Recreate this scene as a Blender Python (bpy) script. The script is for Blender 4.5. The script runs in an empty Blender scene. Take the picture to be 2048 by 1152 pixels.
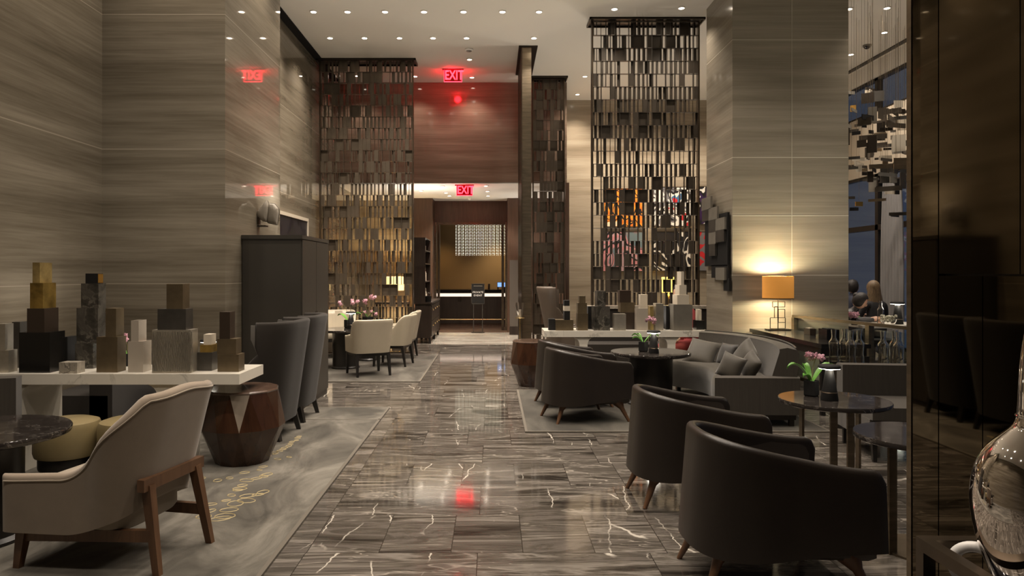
import bpy, bmesh, math, random
from mathutils import Vector, Matrix
PI = math.pi
SC = bpy.context.scene
COL = SC.collection
EYE, FPX, VX, VY = 1.5, 1400.0, 985.0, 545.0      # eye height (m), focal length (px), vanishing point (px)

def wx(px, Y): return (px - VX) / FPX * Y
def wz(py, Y): return EYE - (py - VY) / FPX * Y
def yat(py, z): return (EYE - z) * FPX / (py - VY)  # depth of a point of height z seen at row py
def ground(px, py, z=0.0):
    Y = yat(py, z); return wx(px, Y), Y

# ------------------------------------------------------------------ mesh builder
class B:
    def __init__(s): s.bm = bmesh.new()
    def face(s, vs):
        try: return s.bm.faces.new(vs)
        except ValueError: return None
    def box(s, x0, x1, y0, y1, z0, z1, rz=0.0, c=None):
        ps = [(x0,y0,z0),(x1,y0,z0),(x1,y1,z0),(x0,y1,z0),(x0,y0,z1),(x1,y0,z1),(x1,y1,z1),(x0,y1,z1)]
        if rz:
            cx, cy = c or ((x0+x1)/2, (y0+y1)/2); ca, sa = math.cos(rz), math.sin(rz)
            ps = [(cx+(x-cx)*ca-(y-cy)*sa, cy+(x-cx)*sa+(y-cy)*ca, z) for x,y,z in ps]
        v = [s.bm.verts.new(p) for p in ps]
        for f in ((3,2,1,0),(4,5,6,7),(0,1,5,4),(1,2,6,5),(2,3,7,6),(3,0,4,7)): s.face([v[i] for i in f])
        return s
    def loft(s, rings, caps=True, closed=True):
        R = [[s.bm.verts.new(p) for p in r] for r in rings]
        n = len(R[0])
        for a, b in zip(R, R[1:]):
            for i in range(n if closed else n-1):
                j = (i+1) % n
                s.face([a[i], a[j], b[j], b[i]])
        if caps and closed:
            s.face(list(reversed(R[0]))); s.face(R[-1])
        return s
    def lathe(s, prof, seg=32, c=(0,0,0), sx=1, sy=1, caps=True):
        rings = [[(c[0]+r*math.cos(2*PI*i/seg)*sx, c[1]+r*math.sin(2*PI*i/seg)*sy, c[2]+z) for i in range(seg)] for r, z in prof]
        return s.loft(rings, caps)
    def cyl(s, x, y, r, z0, z1, seg=24, r2=None):
        return s.lathe([(r, z0), (r if r2 is None else r2, z1)], seg, (x, y, 0))
    def beam(s, p0, p1, w, d=None, w1=None, d1=None, up=(0,0,1)):
        p0, p1 = Vector(p0), Vector(p1); d = w if d is None else d
        w1 = w if w1 is None else w1; d1 = d if d1 is None else d1
        t = (p1-p0).normalized(); u = Vector(up)
        if abs(t.dot(u)) > .98: u = Vector((1,0,0))
        a = t.cross(u).normalized(); b = a.cross(t)
        def ring(p, w, d): return [tuple(p+a*w/2*i+b*d/2*j) for i, j in ((-1,-1),(1,-1),(1,1),(-1,1))]
        return s.loft([ring(p0,w,d), ring(p1,w1,d1)])
    def tube(s, pts, r, seg=8, close=False):
        pts = [Vector(p) for p in pts]; n = len(pts)
        rs = r if isinstance(r, (list, tuple)) else [r]*n
        rings = []; prev = None
        for i, p in enumerate(pts):
            if close: t = (pts[(i+1)%n]-pts[i-1]).normalized()
            else: t = (pts[min(i+1,n-1)]-pts[max(i-1,0)]).normalized()
            if prev is None:
                u = Vector((0,0,1)) if abs(t.z) < .9 else Vector((1,0,0)); a = t.cross(u).normalized()
            else:
                a = (prev - t*prev.dot(t)); a = a.normalized() if a.length > 1e-6 else t.orthogonal().normalized()
            prev = a; b = t.cross(a)
            rings.append([tuple(p+(a*math.cos(2*PI*k/seg)+b*math.sin(2*PI*k/seg))*rs[i]) for k in range(seg)])
        if close: rings.append(rings[0])
        return s.loft(rings, not close)
    def sphere(s, c, r, seg=12, sc=(1,1,1)):
        m = Matrix.Translation(c) @ Matrix.Diagonal((r*sc[0], r*sc[1], r*sc[2], 1))
        bmesh.ops.create_uvsphere(s.bm, u_segments=seg, v_segments=max(4, seg//2), radius=1, matrix=m)
        return s
    def ico(s, c, r, sub=1):
        bmesh.ops.create_icosphere(s.bm, subdivisions=sub, radius=r, matrix=Matrix.Translation(c)); return s
    def poly(s, pts, z0, z1):       # a prism standing on a polygon
        return s.loft([[(x,y,z0) for x,y in pts], [(x,y,z1) for x,y in pts]])
    def xf(s, m):
        bmesh.ops.transform(s.bm, matrix=m, verts=s.bm.verts); return s
    def out(s, name, m, parent=None, smooth=False, bev=0.0, seg=2, ang=35, loc=None, rz=0.0):
        if bev:
            es = [e for e in s.bm.edges if len(e.link_faces) == 2 and e.calc_face_angle(0) > math.radians(30)]
            bmesh.ops.bevel(s.bm, geom=es, offset=bev, segments=seg, profile=.6, affect='EDGES', clamp_overlap=True)
            smooth = True
        bmesh.ops.recalc_face_normals(s.bm, faces=s.bm.faces)
        me = bpy.data.meshes.new(name); s.bm.to_mesh(me); s.bm.free()
        if m: me.materials.append(m)
        if smooth:
            me.polygons.foreach_set('use_smooth', [True]*len(me.polygons))
            me.set_sharp_from_angle(angle=math.radians(ang))
        o = bpy.data.objects.new(name, me); COL.objects.link(o)
        if parent: o.parent = parent
        if loc: o.location = loc
        if rz: o.rotation_euler.z = rz
        return o

def tag(o, label=None, cat=None, group=None, kind=None):
    if label: o['label'] = label
    if cat: o['category'] = cat
    if group: o['group'] = group
    if kind: o['kind'] = kind
    return o
def thing(name, label, cat, loc=(0,0,0), rz=0.0, group=None, scale=None):
    o = bpy.data.objects.new(name, None); COL.objects.link(o)
    o.empty_display_size = .1
    o.location = loc; o.rotation_euler.z = rz
    if scale: o.scale = (scale,)*3
    return tag(o, label, cat, group)
def copy_tree(o, loc=None, rz=None, label=None, group=None, scale=None):
    r = o.copy(); COL.objects.link(r)
    if loc: r.location = loc
    if rz is not None: r.rotation_euler.z = rz
    if scale: r.scale = (scale,)*3
    if label: r['label'] = label
    if group: r['group'] = group
    for ch in list(o.children):
        c = ch.copy(); COL.objects.link(c); c.parent = r
        for g in list(ch.children):
            d = g.copy(); COL.objects.link(d); d.parent = c
    return r
def structure(b, name, m, **k): return tag(b.out(name, m, **k), kind='structure')
def evaluated_mesh(o):
    dg = bpy.context.evaluated_depsgraph_get()
    return bpy.data.meshes.new_from_object(o.evaluated_get(dg))
def text(name, body, size, m, parent, loc, rot=(PI/2,0,0), ext=.003, space=1.0, sx=1.0, bold=0.0):
    cu = bpy.data.curves.new(name, 'FONT'); cu.body = body; cu.size = size; cu.extrude = ext; cu.space_character = space
    cu.offset = bold; cu.align_x = 'CENTER'; cu.align_y = 'CENTER'
    t = bpy.data.objects.new(name+'_curve', cu); COL.objects.link(t)
    bpy.context.view_layer.update()
    me = evaluated_mesh(t); bpy.data.objects.remove(t); bpy.data.curves.remove(cu)
    me.materials.clear(); me.materials.append(m)
    o = bpy.data.objects.new(name, me); COL.objects.link(o); o.parent = parent
    o.location = loc; o.rotation_euler = rot; o.scale = (sx,1,1)
    return o
def spot(x, y, z, P, color=(1,.872,.735), ang=110, blend=.8, r=.04, down=True, tilt=None, parent=None, name='downlight_lamp'):
    l = bpy.data.lights.new(name, 'SPOT'); l.energy = P; l.color = color
    l.spot_size = math.radians(ang); l.spot_blend = blend; l.shadow_soft_size = r
    o = bpy.data.objects.new(name, l); COL.objects.link(o); o.location = (x,y,z)
    if not down: o.rotation_euler = (PI,0,0)
    if tilt: o.rotation_euler = tilt
    if parent: o.parent = parent
    return o
def point(x, y, z, P, color=(1,.8,.55), r=.04, parent=None, name='bulb_light'):
    l = bpy.data.lights.new(name, 'POINT'); l.energy = P; l.color = color; l.shadow_soft_size = r
    o = bpy.data.objects.new(name, l); COL.objects.link(o); o.location = (x,y,z)
    if parent: o.parent = parent
    return o

# ------------------------------------------------------------------ materials
def new_mat(name):
    m = bpy.data.materials.new(name); m.use_nodes = True
    nt = m.node_tree; p = nt.nodes['Principled BSDF']
    return m, nt, p
def N(nt, t, **k):
    n = nt.nodes.new(t)
    for a, v in k.items():
        if a in n.bl_rna.properties: setattr(n, a, v)
        else: n.inputs[a].default_value = v
    return n
def L(nt, a, ao, b, bi): nt.links.new(a.outputs[ao], b.inputs[bi])
def ramp(nt, stops):
    r = nt.nodes.new('ShaderNodeValToRGB'); e = r.color_ramp.elements
    while len(e) > 2: e.remove(e[-1])
    for i, (p, c) in enumerate(stops):
        el = e[i] if i < 2 else e.new(p)
        el.position = p; el.color = (*c, 1) if len(c) == 3 else c
    return r
def plain(name, c, rough=.5, metal=0.0, spec=.5, coat=0.0, sheen=0.0, noise=0.0, nscale=8.0, nstretch=(1,1,1), bump=0.0, bscale=200.0, coat_rough=.05, aniso=None):
    m, nt, p = new_mat(name)
    p.inputs['Base Color'].default_value = (*c, 1); p.inputs['Roughness'].default_value = rough
    p.inputs['Metallic'].default_value = metal; p.inputs['Specular IOR Level'].default_value = spec
    p.inputs['Coat Weight'].default_value = coat; p.inputs['Coat Roughness'].default_value = coat_rough
    p.inputs['Sheen Weight'].default_value = sheen
    if noise or bump: tc = N(nt, 'ShaderNodeTexCoord')
    if noise:
        mp = N(nt, 'ShaderNodeMapping'); mp.inputs['Scale'].default_value = nstretch
        nz = N(nt, 'ShaderNodeTexNoise', Scale=nscale, Detail=5.0, Roughness=.6)
        L(nt, tc, 'Object', mp, 'Vector'); L(nt, mp, 'Vector', nz, 'Vector')
        lo = tuple(v*(1-noise) for v in c); hi = tuple(min(1, v*(1+noise)) for v in c)
        r = ramp(nt, [(.3, lo), (.7, hi)]); L(nt, nz, 'Fac', r, 'Fac'); L(nt, r, 'Color', p, 'Base Color')
    if bump:
        nb = N(nt, 'ShaderNodeTexNoise', Scale=bscale, Detail=3.0)
        L(nt, tc, 'Object', nb, 'Vector')
        bp = N(nt, 'ShaderNodeBump', Strength=bump, Distance=.004); L(nt, nb, 'Fac', bp, 'Height'); L(nt, bp, 'Normal', p, 'Normal')
    return m
def glow(name, c, strength):
    m, nt, p = new_mat(name)
    p.inputs['Base Color'].default_value = (*c, 1)
    p.inputs['Emission Color'].default_value = (*c, 1); p.inputs['Emission Strength'].default_value = strength
    return m
def glass(name, c=(1,1,1), rough=0.0, ior=1.45):
    m, nt, p = new_mat(name)
    p.inputs['Base Color'].default_value = (*c, 1); p.inputs['Roughness'].default_value = rough
    p.inputs['Transmission Weight'].default_value = 1; p.inputs['IOR'].default_value = ior
    return m
def thin_glass(name, tint=(.9,.95,.95), refl=.12, rough=0.0):
    m, nt, p = new_mat(name); nt.nodes.remove(p)
    o = nt.nodes['Material Output']
    t = N(nt, 'ShaderNodeBsdfTransparent', Color=(*tint, 1)); g = N(nt, 'ShaderNodeBsdfGlossy', Roughness=rough)
    lw = N(nt, 'ShaderNodeLayerWeight', Blend=.5); pw = N(nt, 'ShaderNodeMath', operation='POWER'); pw.inputs[1].default_value = 4.0
    L(nt, lw, 'Facing', pw, 0)
    fr = N(nt, 'ShaderNodeMapRange'); fr.inputs['To Min'].default_value = refl*.35; fr.inputs['To Max'].default_value = .8
    L(nt, pw, 0, fr, 'Value'); mx = N(nt, 'ShaderNodeMixShader')
    L(nt, fr, 'Result', mx, 'Fac'); L(nt, t, 'BSDF', mx, 1); L(nt, g, 'BSDF', mx, 2); L(nt, mx, 'Shader', o, 'Surface')
    return m

def stone(name, dark, mid, light, joint=None, zj=1.48, z0=0.0, rough=.14, zs=5.0, contrast=1.0, coat=0.0, axis='xy'):
    """Vein-cut stone: long horizontal bands, fine streaks, thin pale panel joints."""
    m, nt, p = new_mat(name)
    g = N(nt, 'ShaderNodeNewGeometry')
    mp = N(nt, 'ShaderNodeMapping'); mp.inputs['Scale'].default_value = (.16, .16, zs*.42)
    L(nt, g, 'Position', mp, 'Vector')
    n1 = N(nt, 'ShaderNodeTexNoise', Scale=1.7, Detail=7.0, Roughness=.62, Distortion=.25)
    L(nt, mp, 'Vector', n1, 'Vector')
    mp2 = N(nt, 'ShaderNodeMapping'); mp2.inputs['Scale'].default_value = (.5, .5, zs*5)
    L(nt, g, 'Position', mp2, 'Vector')
    n2 = N(nt, 'ShaderNodeTexNoise', Scale=1.5, Detail=6.0, Roughness=.7); L(nt, mp2, 'Vector', n2, 'Vector')
    mx = N(nt, 'ShaderNodeMix', data_type='FLOAT'); mx.inputs[0].default_value = .29
    L(nt, n1, 'Fac', mx, 2); L(nt, n2, 'Fac', mx, 3)
    r = ramp(nt, [(.5-.15/contrast, dark), (.5, mid), (.5+.15/contrast, light)]); L(nt, mx, 0, r, 'Fac')
    last = r
    if joint:
        sx = N(nt, 'ShaderNodeSeparateXYZ'); L(nt, g, 'Position', sx, 'Vector')
        a = N(nt, 'ShaderNodeMath', operation='SUBTRACT'); a.inputs[1].default_value = z0; L(nt, sx, 'Z', a, 0)
        b = N(nt, 'ShaderNodeMath', operation='DIVIDE'); b.inputs[1].default_value = zj; L(nt, a, 0, b, 0)
        c = N(nt, 'ShaderNodeMath', operation='FRACT'); L(nt, b, 0, c, 0)
        d = N(nt, 'ShaderNodeMath', operation='LESS_THAN'); d.inputs[1].default_value = .009/zj; L(nt, c, 0, d, 0)
        q = N(nt, 'ShaderNodeMix', data_type='RGBA'); q.inputs[7].default_value = (*joint, 1)
        L(nt, d, 0, q, 0); L(nt, r, 'Color', q, 6)
        nt.links.new(q.outputs[2], p.inputs['Base Color'])
    else: L(nt, r, 'Color', p, 'Base Color')
    p.inputs['Roughness'].default_value = rough; p.inputs['Coat Weight'].default_value = coat
    p.inputs['Coat Roughness'].default_value = .04
    return m

def marble_floor(name):
    m, nt, p = new_mat(name)
    g = N(nt, 'ShaderNodeNewGeometry')
    bk = N(nt, 'ShaderNodeTexBrick', offset=.37, squash=.42, squash_frequency=2)
    bk.inputs['Color1'].default_value = (0,0,0,1); bk.inputs['Color2'].default_value = (1,1,1,1); bk.inputs['Mortar'].default_value = (.5,.5,.5,1)
    bk.inputs['Scale'].default_value = 1.0; bk.inputs['Mortar Size'].default_value = .0022; bk.inputs['Mortar Smooth'].default_value = 0
    bk.inputs['Brick Width'].default_value = .92; bk.inputs['Row Height'].default_value = .585; bk.inputs['Bias'].default_value = 0
    off = N(nt, 'ShaderNodeVectorMath', operation='ADD'); off.inputs[1].default_value = (.08, -.235, 0)
    L(nt, g, 'Position', off, 0); nt.links.new(off.outputs[0], bk.inputs['Vector'])
    # every slab cut from its own place of the block
    sh = N(nt, 'ShaderNodeVectorMath', operation='SCALE'); sh.inputs['Scale'].default_value = 9.0
    L(nt, bk, 'Color', sh, 0)
    ad = N(nt, 'ShaderNodeVectorMath', operation='ADD'); L(nt, g, 'Position', ad, 0); nt.links.new(sh.outputs[0], ad.inputs[1])
    mp = N(nt, 'ShaderNodeMapping'); mp.inputs['Scale'].default_value = (.42, 2.7, 1); mp.inputs['Rotation'].default_value = (0,0,.07)
    nt.links.new(ad.outputs[0], mp.inputs['Vector'])
    n1 = N(nt, 'ShaderNodeTexNoise', Scale=1.5, Detail=8.0, Roughness=.6, Distortion=1.1); L(nt, mp, 'Vector', n1, 'Vector')
    r1 = ramp(nt, [(.28, (.05,.0425,.037)), (.36, (.018,.015,.0125)), (.42, (.075,.065,.054)), (.465, (.12,.104,.091)), (.50, (.06,.052,.043)), (.54, (.105,.092,.077)), (.575, (.20,.178,.157)), (.60, (.09,.078,.064)), (.66, (.028,.023,.019)), (.72, (.11,.097,.08))]); L(nt, n1, 'Fac', r1, 'Fac')
    # thin bright seams running along the bedding
    n2 = N(nt, 'ShaderNodeTexNoise', Scale=2.3, Detail=4.0, Roughness=.5, Distortion=.9); L(nt, mp, 'Vector', n2, 'Vector')
    s2 = N(nt, 'ShaderNodeMath', operation='SUBTRACT'); s2.inputs[1].default_value = .5; L(nt, n2, 'Fac', s2, 0)
    a2 = N(nt, 'ShaderNodeMath', operation='ABSOLUTE'); L(nt, s2, 0, a2, 0)
    l2 = N(nt, 'ShaderNodeMapRange'); l2.inputs['From Min'].default_value = .011; l2.inputs['From Max'].default_value = 0
    L(nt, a2, 0, l2, 'Value')
    mk = N(nt, 'ShaderNodeTexNoise', Scale=1.1, Detail=2.0); L(nt, g, 'Position', mk, 'Vector')
    mr = N(nt, 'ShaderNodeMapRange'); mr.inputs['From Min'].default_value = .42; mr.inputs['From Max'].default_value = .62
    L(nt, mk, 'Fac', mr, 'Value')
    f2 = N(nt, 'ShaderNodeMath', operation='MULTIPLY'); L(nt, l2, 'Result', f2, 0); L(nt, mr, 'Result', f2, 1)
    c2 = N(nt, 'ShaderNodeMix', data_type='RGBA'); c2.inputs[7].default_value = (.38,.34,.29,1)
    L(nt, f2, 0, c2, 0); L(nt, r1, 'Color', c2, 6)
    # white cracks across it
    wn = N(nt, 'ShaderNodeTexNoise', Scale=3.0, Detail=5.0, Roughness=.6); nt.links.new(ad.outputs[0], wn.inputs['Vector'])
    ws = N(nt, 'ShaderNodeVectorMath', operation='SCALE'); ws.inputs['Scale'].default_value = .16; L(nt, wn, 'Color', ws, 0)
    wa = N(nt, 'ShaderNodeVectorMath', operation='ADD'); nt.links.new(ad.outputs[0], wa.inputs[0]); nt.links.new(ws.outputs[0], wa.inputs[1])
    mp3 = N(nt, 'ShaderNodeMapping'); mp3.inputs['Scale'].default_value = (2.5, .5, 1); mp3.inputs['Rotation'].default_value = (0,0,-.32)
    nt.links.new(wa.outputs[0], mp3.inputs['Vector'])
    n3 = N(nt, 'ShaderNodeTexVoronoi', feature='DISTANCE_TO_EDGE', voronoi_dimensions='2D', Scale=1.0); L(nt, mp3, 'Vector', n3, 'Vector')
    l3 = N(nt, 'ShaderNodeMapRange'); l3.inputs['From Min'].default_value = .012; l3.inputs['From Max'].default_value = .004
    L(nt, n3, 'Distance', l3, 'Value')
    mk3 = N(nt, 'ShaderNodeTexNoise', Scale=2.1, Detail=3.0); nt.links.new(ad.outputs[0], mk3.inputs['Vector'])
    mr3 = N(nt, 'ShaderNodeMapRange'); mr3.inputs['From Min'].default_value = .545; mr3.inputs['From Max'].default_value = .62
    L(nt, mk3, 'Fac', mr3, 'Value')
    f3 = N(nt, 'ShaderNodeMath', operation='MULTIPLY'); L(nt, l3, 'Result', f3, 0); L(nt, mr3, 'Result', f3, 1)
    c3 = N(nt, 'ShaderNodeMix', data_type='RGBA'); c3.inputs[7].default_value = (.50,.46,.40,1)
    L(nt, f3, 0, c3, 0); nt.links.new(c2.outputs[2], c3.inputs[6])
    # slab joints
    c4 = N(nt, 'ShaderNodeMix', data_type='RGBA'); c4.inputs[7].default_value = (.026,.022,.018,1)
    L(nt, bk, 'Fac', c4, 0); nt.links.new(c3.outputs[2], c4.inputs[6])
    nt.links.new(c4.outputs[2], p.inputs['Base Color'])
    n5 = N(nt, 'ShaderNodeTexNoise', Scale=30.0, Detail=3.0); L(nt, g, 'Position', n5, 'Vector')
    m5 = N(nt, 'ShaderNodeMapRange'); m5.inputs['To Min'].default_value = .035; m5.inputs['To Max'].default_value = .11
    L(nt, n5, 'Fac', m5, 'Value'); L(nt, m5, 'Result', p, 'Roughness')
    p.inputs['IOR'].default_value = 1.62
    return m

def carpet_mat(name, a, b, c):
    m, nt, p = new_mat(name)
    g = N(nt, 'ShaderNodeNewGeometry')
    mp = N(nt, 'ShaderNodeMapping'); mp.inputs['Scale'].default_value = (1.6, .8, 1); L(nt, g, 'Position', mp, 'Vector')
    n1 = N(nt, 'ShaderNodeTexNoise', Scale=1.5, Detail=6.0, Roughness=.62, Distortion=.8); L(nt, mp, 'Vector', n1, 'Vector')
    r = ramp(nt, [(.34, a), (.5, b), (.66, c)]); L(nt, n1, 'Fac', r, 'Fac'); L(nt, r, 'Color', p, 'Base Color')
    n2 = N(nt, 'ShaderNodeTexNoise', Scale=260.0, Detail=2.0); L(nt, g, 'Position', n2, 'Vector')
    bp = N(nt, 'ShaderNodeBump', Strength=.5, Distance=.004); L(nt, n2, 'Fac', bp, 'Height'); L(nt, bp, 'Normal', p, 'Normal')
    p.inputs['Roughness'].default_value = .95; p.inputs['Sheen Weight'].default_value = .15; p.inputs['Specular IOR Level'].default_value = .15
    return m
def wood(name, a, b, rough=.4, stretch=(9,9,.7), scale=2.2, coat=0.0):
    m, nt, p = new_mat(name)
    tc = N(nt, 'ShaderNodeTexCoord'); mp = N(nt, 'ShaderNodeMapping'); mp.inputs['Scale'].default_value = stretch
    L(nt, tc, 'Object', mp, 'Vector')
    n = N(nt, 'ShaderNodeTexNoise', Scale=scale, Detail=6.0, Roughness=.6, Distortion=.6); L(nt, mp, 'Vector', n, 'Vector')
    r = ramp(nt, [(.3, a), (.7, b)]); L(nt, n, 'Fac', r, 'Fac'); L(nt, r, 'Color', p, 'Base Color')
    p.inputs['Roughness'].default_value = rough; p.inputs['Coat Weight'].default_value = coat
    return m
def veined(name, base, vein, scale=3.0, width=.012, rough=.2, stretch=(1,1,1), cloud=.15):
    m, nt, p = new_mat(name)
    tc = N(nt, 'ShaderNodeTexCoord'); mp = N(nt, 'ShaderNodeMapping'); mp.inputs['Scale'].default_value = stretch
    mp.inputs['Rotation'].default_value = (.3,.5,.4)
    L(nt, tc, 'Object', mp, 'Vector')
    n = N(nt, 'ShaderNodeTexNoise', Scale=scale, Detail=6.0, Roughness=.55, Distortion=1.2); L(nt, mp, 'Vector', n, 'Vector')
    s = N(nt, 'ShaderNodeMath', operation='SUBTRACT'); s.inputs[1].default_value = .5; L(nt, n, 'Fac', s, 0)
    a = N(nt, 'ShaderNodeMath', operation='ABSOLUTE'); L(nt, s, 0, a, 0)
    mr = N(nt, 'ShaderNodeMapRange'); mr.inputs['From Min'].default_value = width; mr.inputs['From Max'].default_value = 0; L(nt, a, 0, mr, 'Value')
    n2 = N(nt, 'ShaderNodeTexNoise', Scale=scale*.7, Detail=3.0); L(nt, mp, 'Vector', n2, 'Vector')
    k = N(nt, 'ShaderNodeMapRange'); k.inputs['From Min'].default_value = .45; k.inputs['From Max'].default_value = .65; L(nt, n2, 'Fac', k, 'Value')
    f = N(nt, 'ShaderNodeMath', operation='MULTIPLY'); L(nt, mr, 'Result', f, 0); L(nt, k, 'Result', f, 1)
    r = ramp(nt, [(.3, tuple(v*(1-cloud) for v in base)), (.7, tuple(min(1,v*(1+cloud)) for v in base))]); L(nt, n, 'Fac', r, 'Fac')
    c = N(nt, 'ShaderNodeMix', data_type='RGBA'); c.inputs[7].default_value = (*vein, 1)
    L(nt, f, 0, c, 0); L(nt, r, 'Color', c, 6); nt.links.new(c.outputs[2], p.inputs['Base Color'])
    p.inputs['Roughness'].default_value = rough
    return m
def swirl(name, cols, scale=3.0, seed=0.0, rough=.5, dist=3.0):
    """Poured-paint look: hard-edged swirling bands of a few colours."""
    m, nt, p = new_mat(name)
    tc = N(nt, 'ShaderNodeTexCoord'); mp = N(nt, 'ShaderNodeMapping'); mp.inputs['Location'].default_value = (seed, seed*.7, seed*1.3)
    L(nt, tc, 'Object', mp, 'Vector')
    n = N(nt, 'ShaderNodeTexNoise', Scale=scale, Detail=1.5, Roughness=.5, Distortion=dist); L(nt, mp, 'Vector', n, 'Vector')
    k = len(cols); r = ramp(nt, [(.28+.44*i/k, c) for i, c in enumerate(cols)]); r.color_ramp.interpolation = 'CONSTANT'
    L(nt, n, 'Fac', r, 'Fac'); L(nt, r, 'Color', p, 'Base Color'); p.inputs['Roughness'].default_value = rough
    return m

M = {}
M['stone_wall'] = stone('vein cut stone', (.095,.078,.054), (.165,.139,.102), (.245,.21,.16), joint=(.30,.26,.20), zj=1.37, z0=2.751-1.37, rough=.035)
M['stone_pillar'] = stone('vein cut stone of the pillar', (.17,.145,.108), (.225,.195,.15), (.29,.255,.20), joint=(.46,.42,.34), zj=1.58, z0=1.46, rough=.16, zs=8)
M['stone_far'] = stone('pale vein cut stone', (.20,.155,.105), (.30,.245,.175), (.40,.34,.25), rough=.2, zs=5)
M['stone_header'] = stone('brown vein cut stone', (.12,.082,.055), (.18,.125,.09), (.25,.185,.135), rough=.08, zs=7)
M['floor'] = marble_floor('polished brown marble slabs')
M['floor_lit'] = stone('brightly lit streaked marble', (.16,.14,.115), (.36,.33,.28), (.60,.56,.49), rough=.12, zs=1)  # light marble made paler still to carry the corridor's bright light
_mp = [n for n in M['floor_lit'].node_tree.nodes if n.bl_idname == 'ShaderNodeMapping']
_mp[0].inputs['Scale'].default_value = (.5,2.4,1); _mp[1].inputs['Scale'].default_value = (1.2,9,1)
M['ceiling'] = plain('ceiling plaster', (.60,.555,.48), .9)
M['ceiling_white'] = plain('white ceiling plaster', (.78,.74,.68), .9)
M['carpet'] = carpet_mat('grey mottled carpet', (.045,.04,.032), (.105,.095,.078), (.19,.175,.147))
M['carpet_dark'] = carpet_mat('dark grey mottled carpet', (.035,.031,.025), (.06,.054,.044), (.095,.086,.07))
M['carpet_less_lit'] = carpet_mat('grey mottled carpet less lit', (.04,.035,.028), (.08,.072,.06), (.13,.12,.10))  # same carpet as the large rug, darkened for the weaker light there
M['carpet_edge'] = plain('carpet edge binding', (.11,.095,.075), .9)
M['gold_thread'] = plain('gold carpet thread', (.36,.29,.15), .6, .2)
M['bronze'] = plain('dark bronze', (.115,.088,.062), .30, .85, noise=.2, nscale=6)
M['bronze_dark'] = plain('blackened bronze', (.045,.036,.028), .35, .7)
M['bronze_mid'] = plain('brushed bronze', (.235,.19,.135), .30, .95, noise=.25, nscale=4, nstretch=(1,1,8))
M['bronze_plate'] = plain('satin bronze plate', (.060,.048,.036), .38, .3, noise=.25, nscale=3)
M['screen_plate'] = plain('taupe bronze plate', (.125,.10,.074), .28, .55, noise=.2, nscale=3)
M['brass'] = plain('brass', (.62,.46,.22), .25, 1.0)
M['chrome'] = plain('chrome', (.72,.70,.67), .08, 1.0)
M['silver_glass'] = plain('silvered glass', (.93,.87,.82), .03, 1.0, bump=.05, bscale=9)
M['wood_dark'] = wood('dark stained wood', (.020,.0135,.010), (.036,.025,.018), .35)
M['wood_panel'] = wood('brown wood panel', (.062,.034,.021), (.098,.056,.036), .38, stretch=(14,14,.8))
M['wood_leg'] = wood('walnut leg', (.085,.040,.019), (.15,.076,.038), .38)
M['wood_stool'] = wood('red brown walnut', (.024,.0095,.005), (.056,.023,.011), .25, stretch=(5,5,1), coat=.25)
M['wood_stool_pale'] = wood('pale walnut facet', (.20,.165,.13), (.27,.225,.18), .3, stretch=(5,5,1))
M['wood_stool_top'] = wood('polished walnut top', (.07,.04,.028), (.13,.085,.062), .12, stretch=(5,5,1), coat=.6)
M['wood_black'] = plain('black stained wood', (.012,.010,.0085), .35)
M['cabinet'] = plain('taupe lacquer cabinet', (.038,.033,.026), .40, noise=.08, nscale=2)
M['leather_dark'] = plain('dark brown leather', (.0165,.0120,.0090), .36, spec=.45, noise=.12, nscale=4, bump=.12, bscale=380)
M['leather_inner'] = plain('dark brown leather lining', (.042,.033,.027), .34, spec=.5, bump=.12, bscale=380)
M['leather_cream'] = plain('cream leather', (.43,.375,.285), .45, noise=.06, nscale=3)
M['leather_gold'] = plain('olive gold leather', (.20,.155,.075), .36, noise=.1, nscale=4)
M['fabric_beige'] = plain('beige velvet', (.26,.207,.155), .85, spec=.2, sheen=.3, noise=.08, nscale=5, bump=.15, bscale=500)
M['fabric_beige_in'] = plain('beige velvet lining', (.29,.24,.182), .85, spec=.2, sheen=.3, noise=.06, nscale=5)
M['fabric_grey'] = plain('charcoal taupe fabric', (.023,.0188,.0152), .9, spec=.2, sheen=.12, bump=.3, bscale=600)
M['fabric_grey_in'] = plain('grey fabric lining', (.11,.10,.088), .9, spec=.2, sheen=.2, bump=.3, bscale=600)
M['fabric_sofa'] = plain('ribbed grey brown fabric', (.046,.039,.031), .85, spec=.2, sheen=.15, noise=.12, nscale=60, nstretch=(1,1,.05), bump=.3, bscale=500)
M['fabric_seat'] = plain('grey velvet seat', (.036,.030,.021), .8, spec=.2, sheen=.2, noise=.15, nscale=3)
M['fabric_tan'] = plain('tan leather back', (.085,.063,.046), .5)
M['velvet_cushion'] = plain('grey velvet cushion', (.038,.0315,.022), .6, spec=.25, sheen=.3, noise=.18, nscale=5)
M['velvet_dark'] = plain('dark grey velvet cushion', (.022,.019,.016), .55, spec=.25, sheen=.3, noise=.18, nscale=5)
M['table_top'] = veined('dark veined marble', (.020,.0165,.0145), (.20,.18,.16), 9, .014, .07)
M['white_marble'] = veined('white marble', (.66,.62,.54), (.20,.18,.15), 1.6, .018, .18, cloud=.06)
M['black_lacquer'] = plain('black lacquer', (.008,.0072,.0065), .2)
M['black_matte'] = plain('matte black', (.008,.0072,.0065), .7, spec=.25)
M['gold_leaf'] = plain('aged gold leaf', (.34,.225,.06), .35, .75, noise=.55, nscale=7)
M['gold_pale'] = plain('pale gold leaf', (.38,.28,.11), .4, .6, noise=.4, nscale=9)
M['gold_bright'] = plain('bright gold', (.60,.34,.08), .3, .9)
M['bronze_box'] = plain('olive bronze', (.135,.102,.060), .36, .55, noise=.25, nscale=5)
M['bronze_box2'] = plain('grey bronze', (.085,.078,.068), .34, .6, noise=.25, nscale=5)
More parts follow.
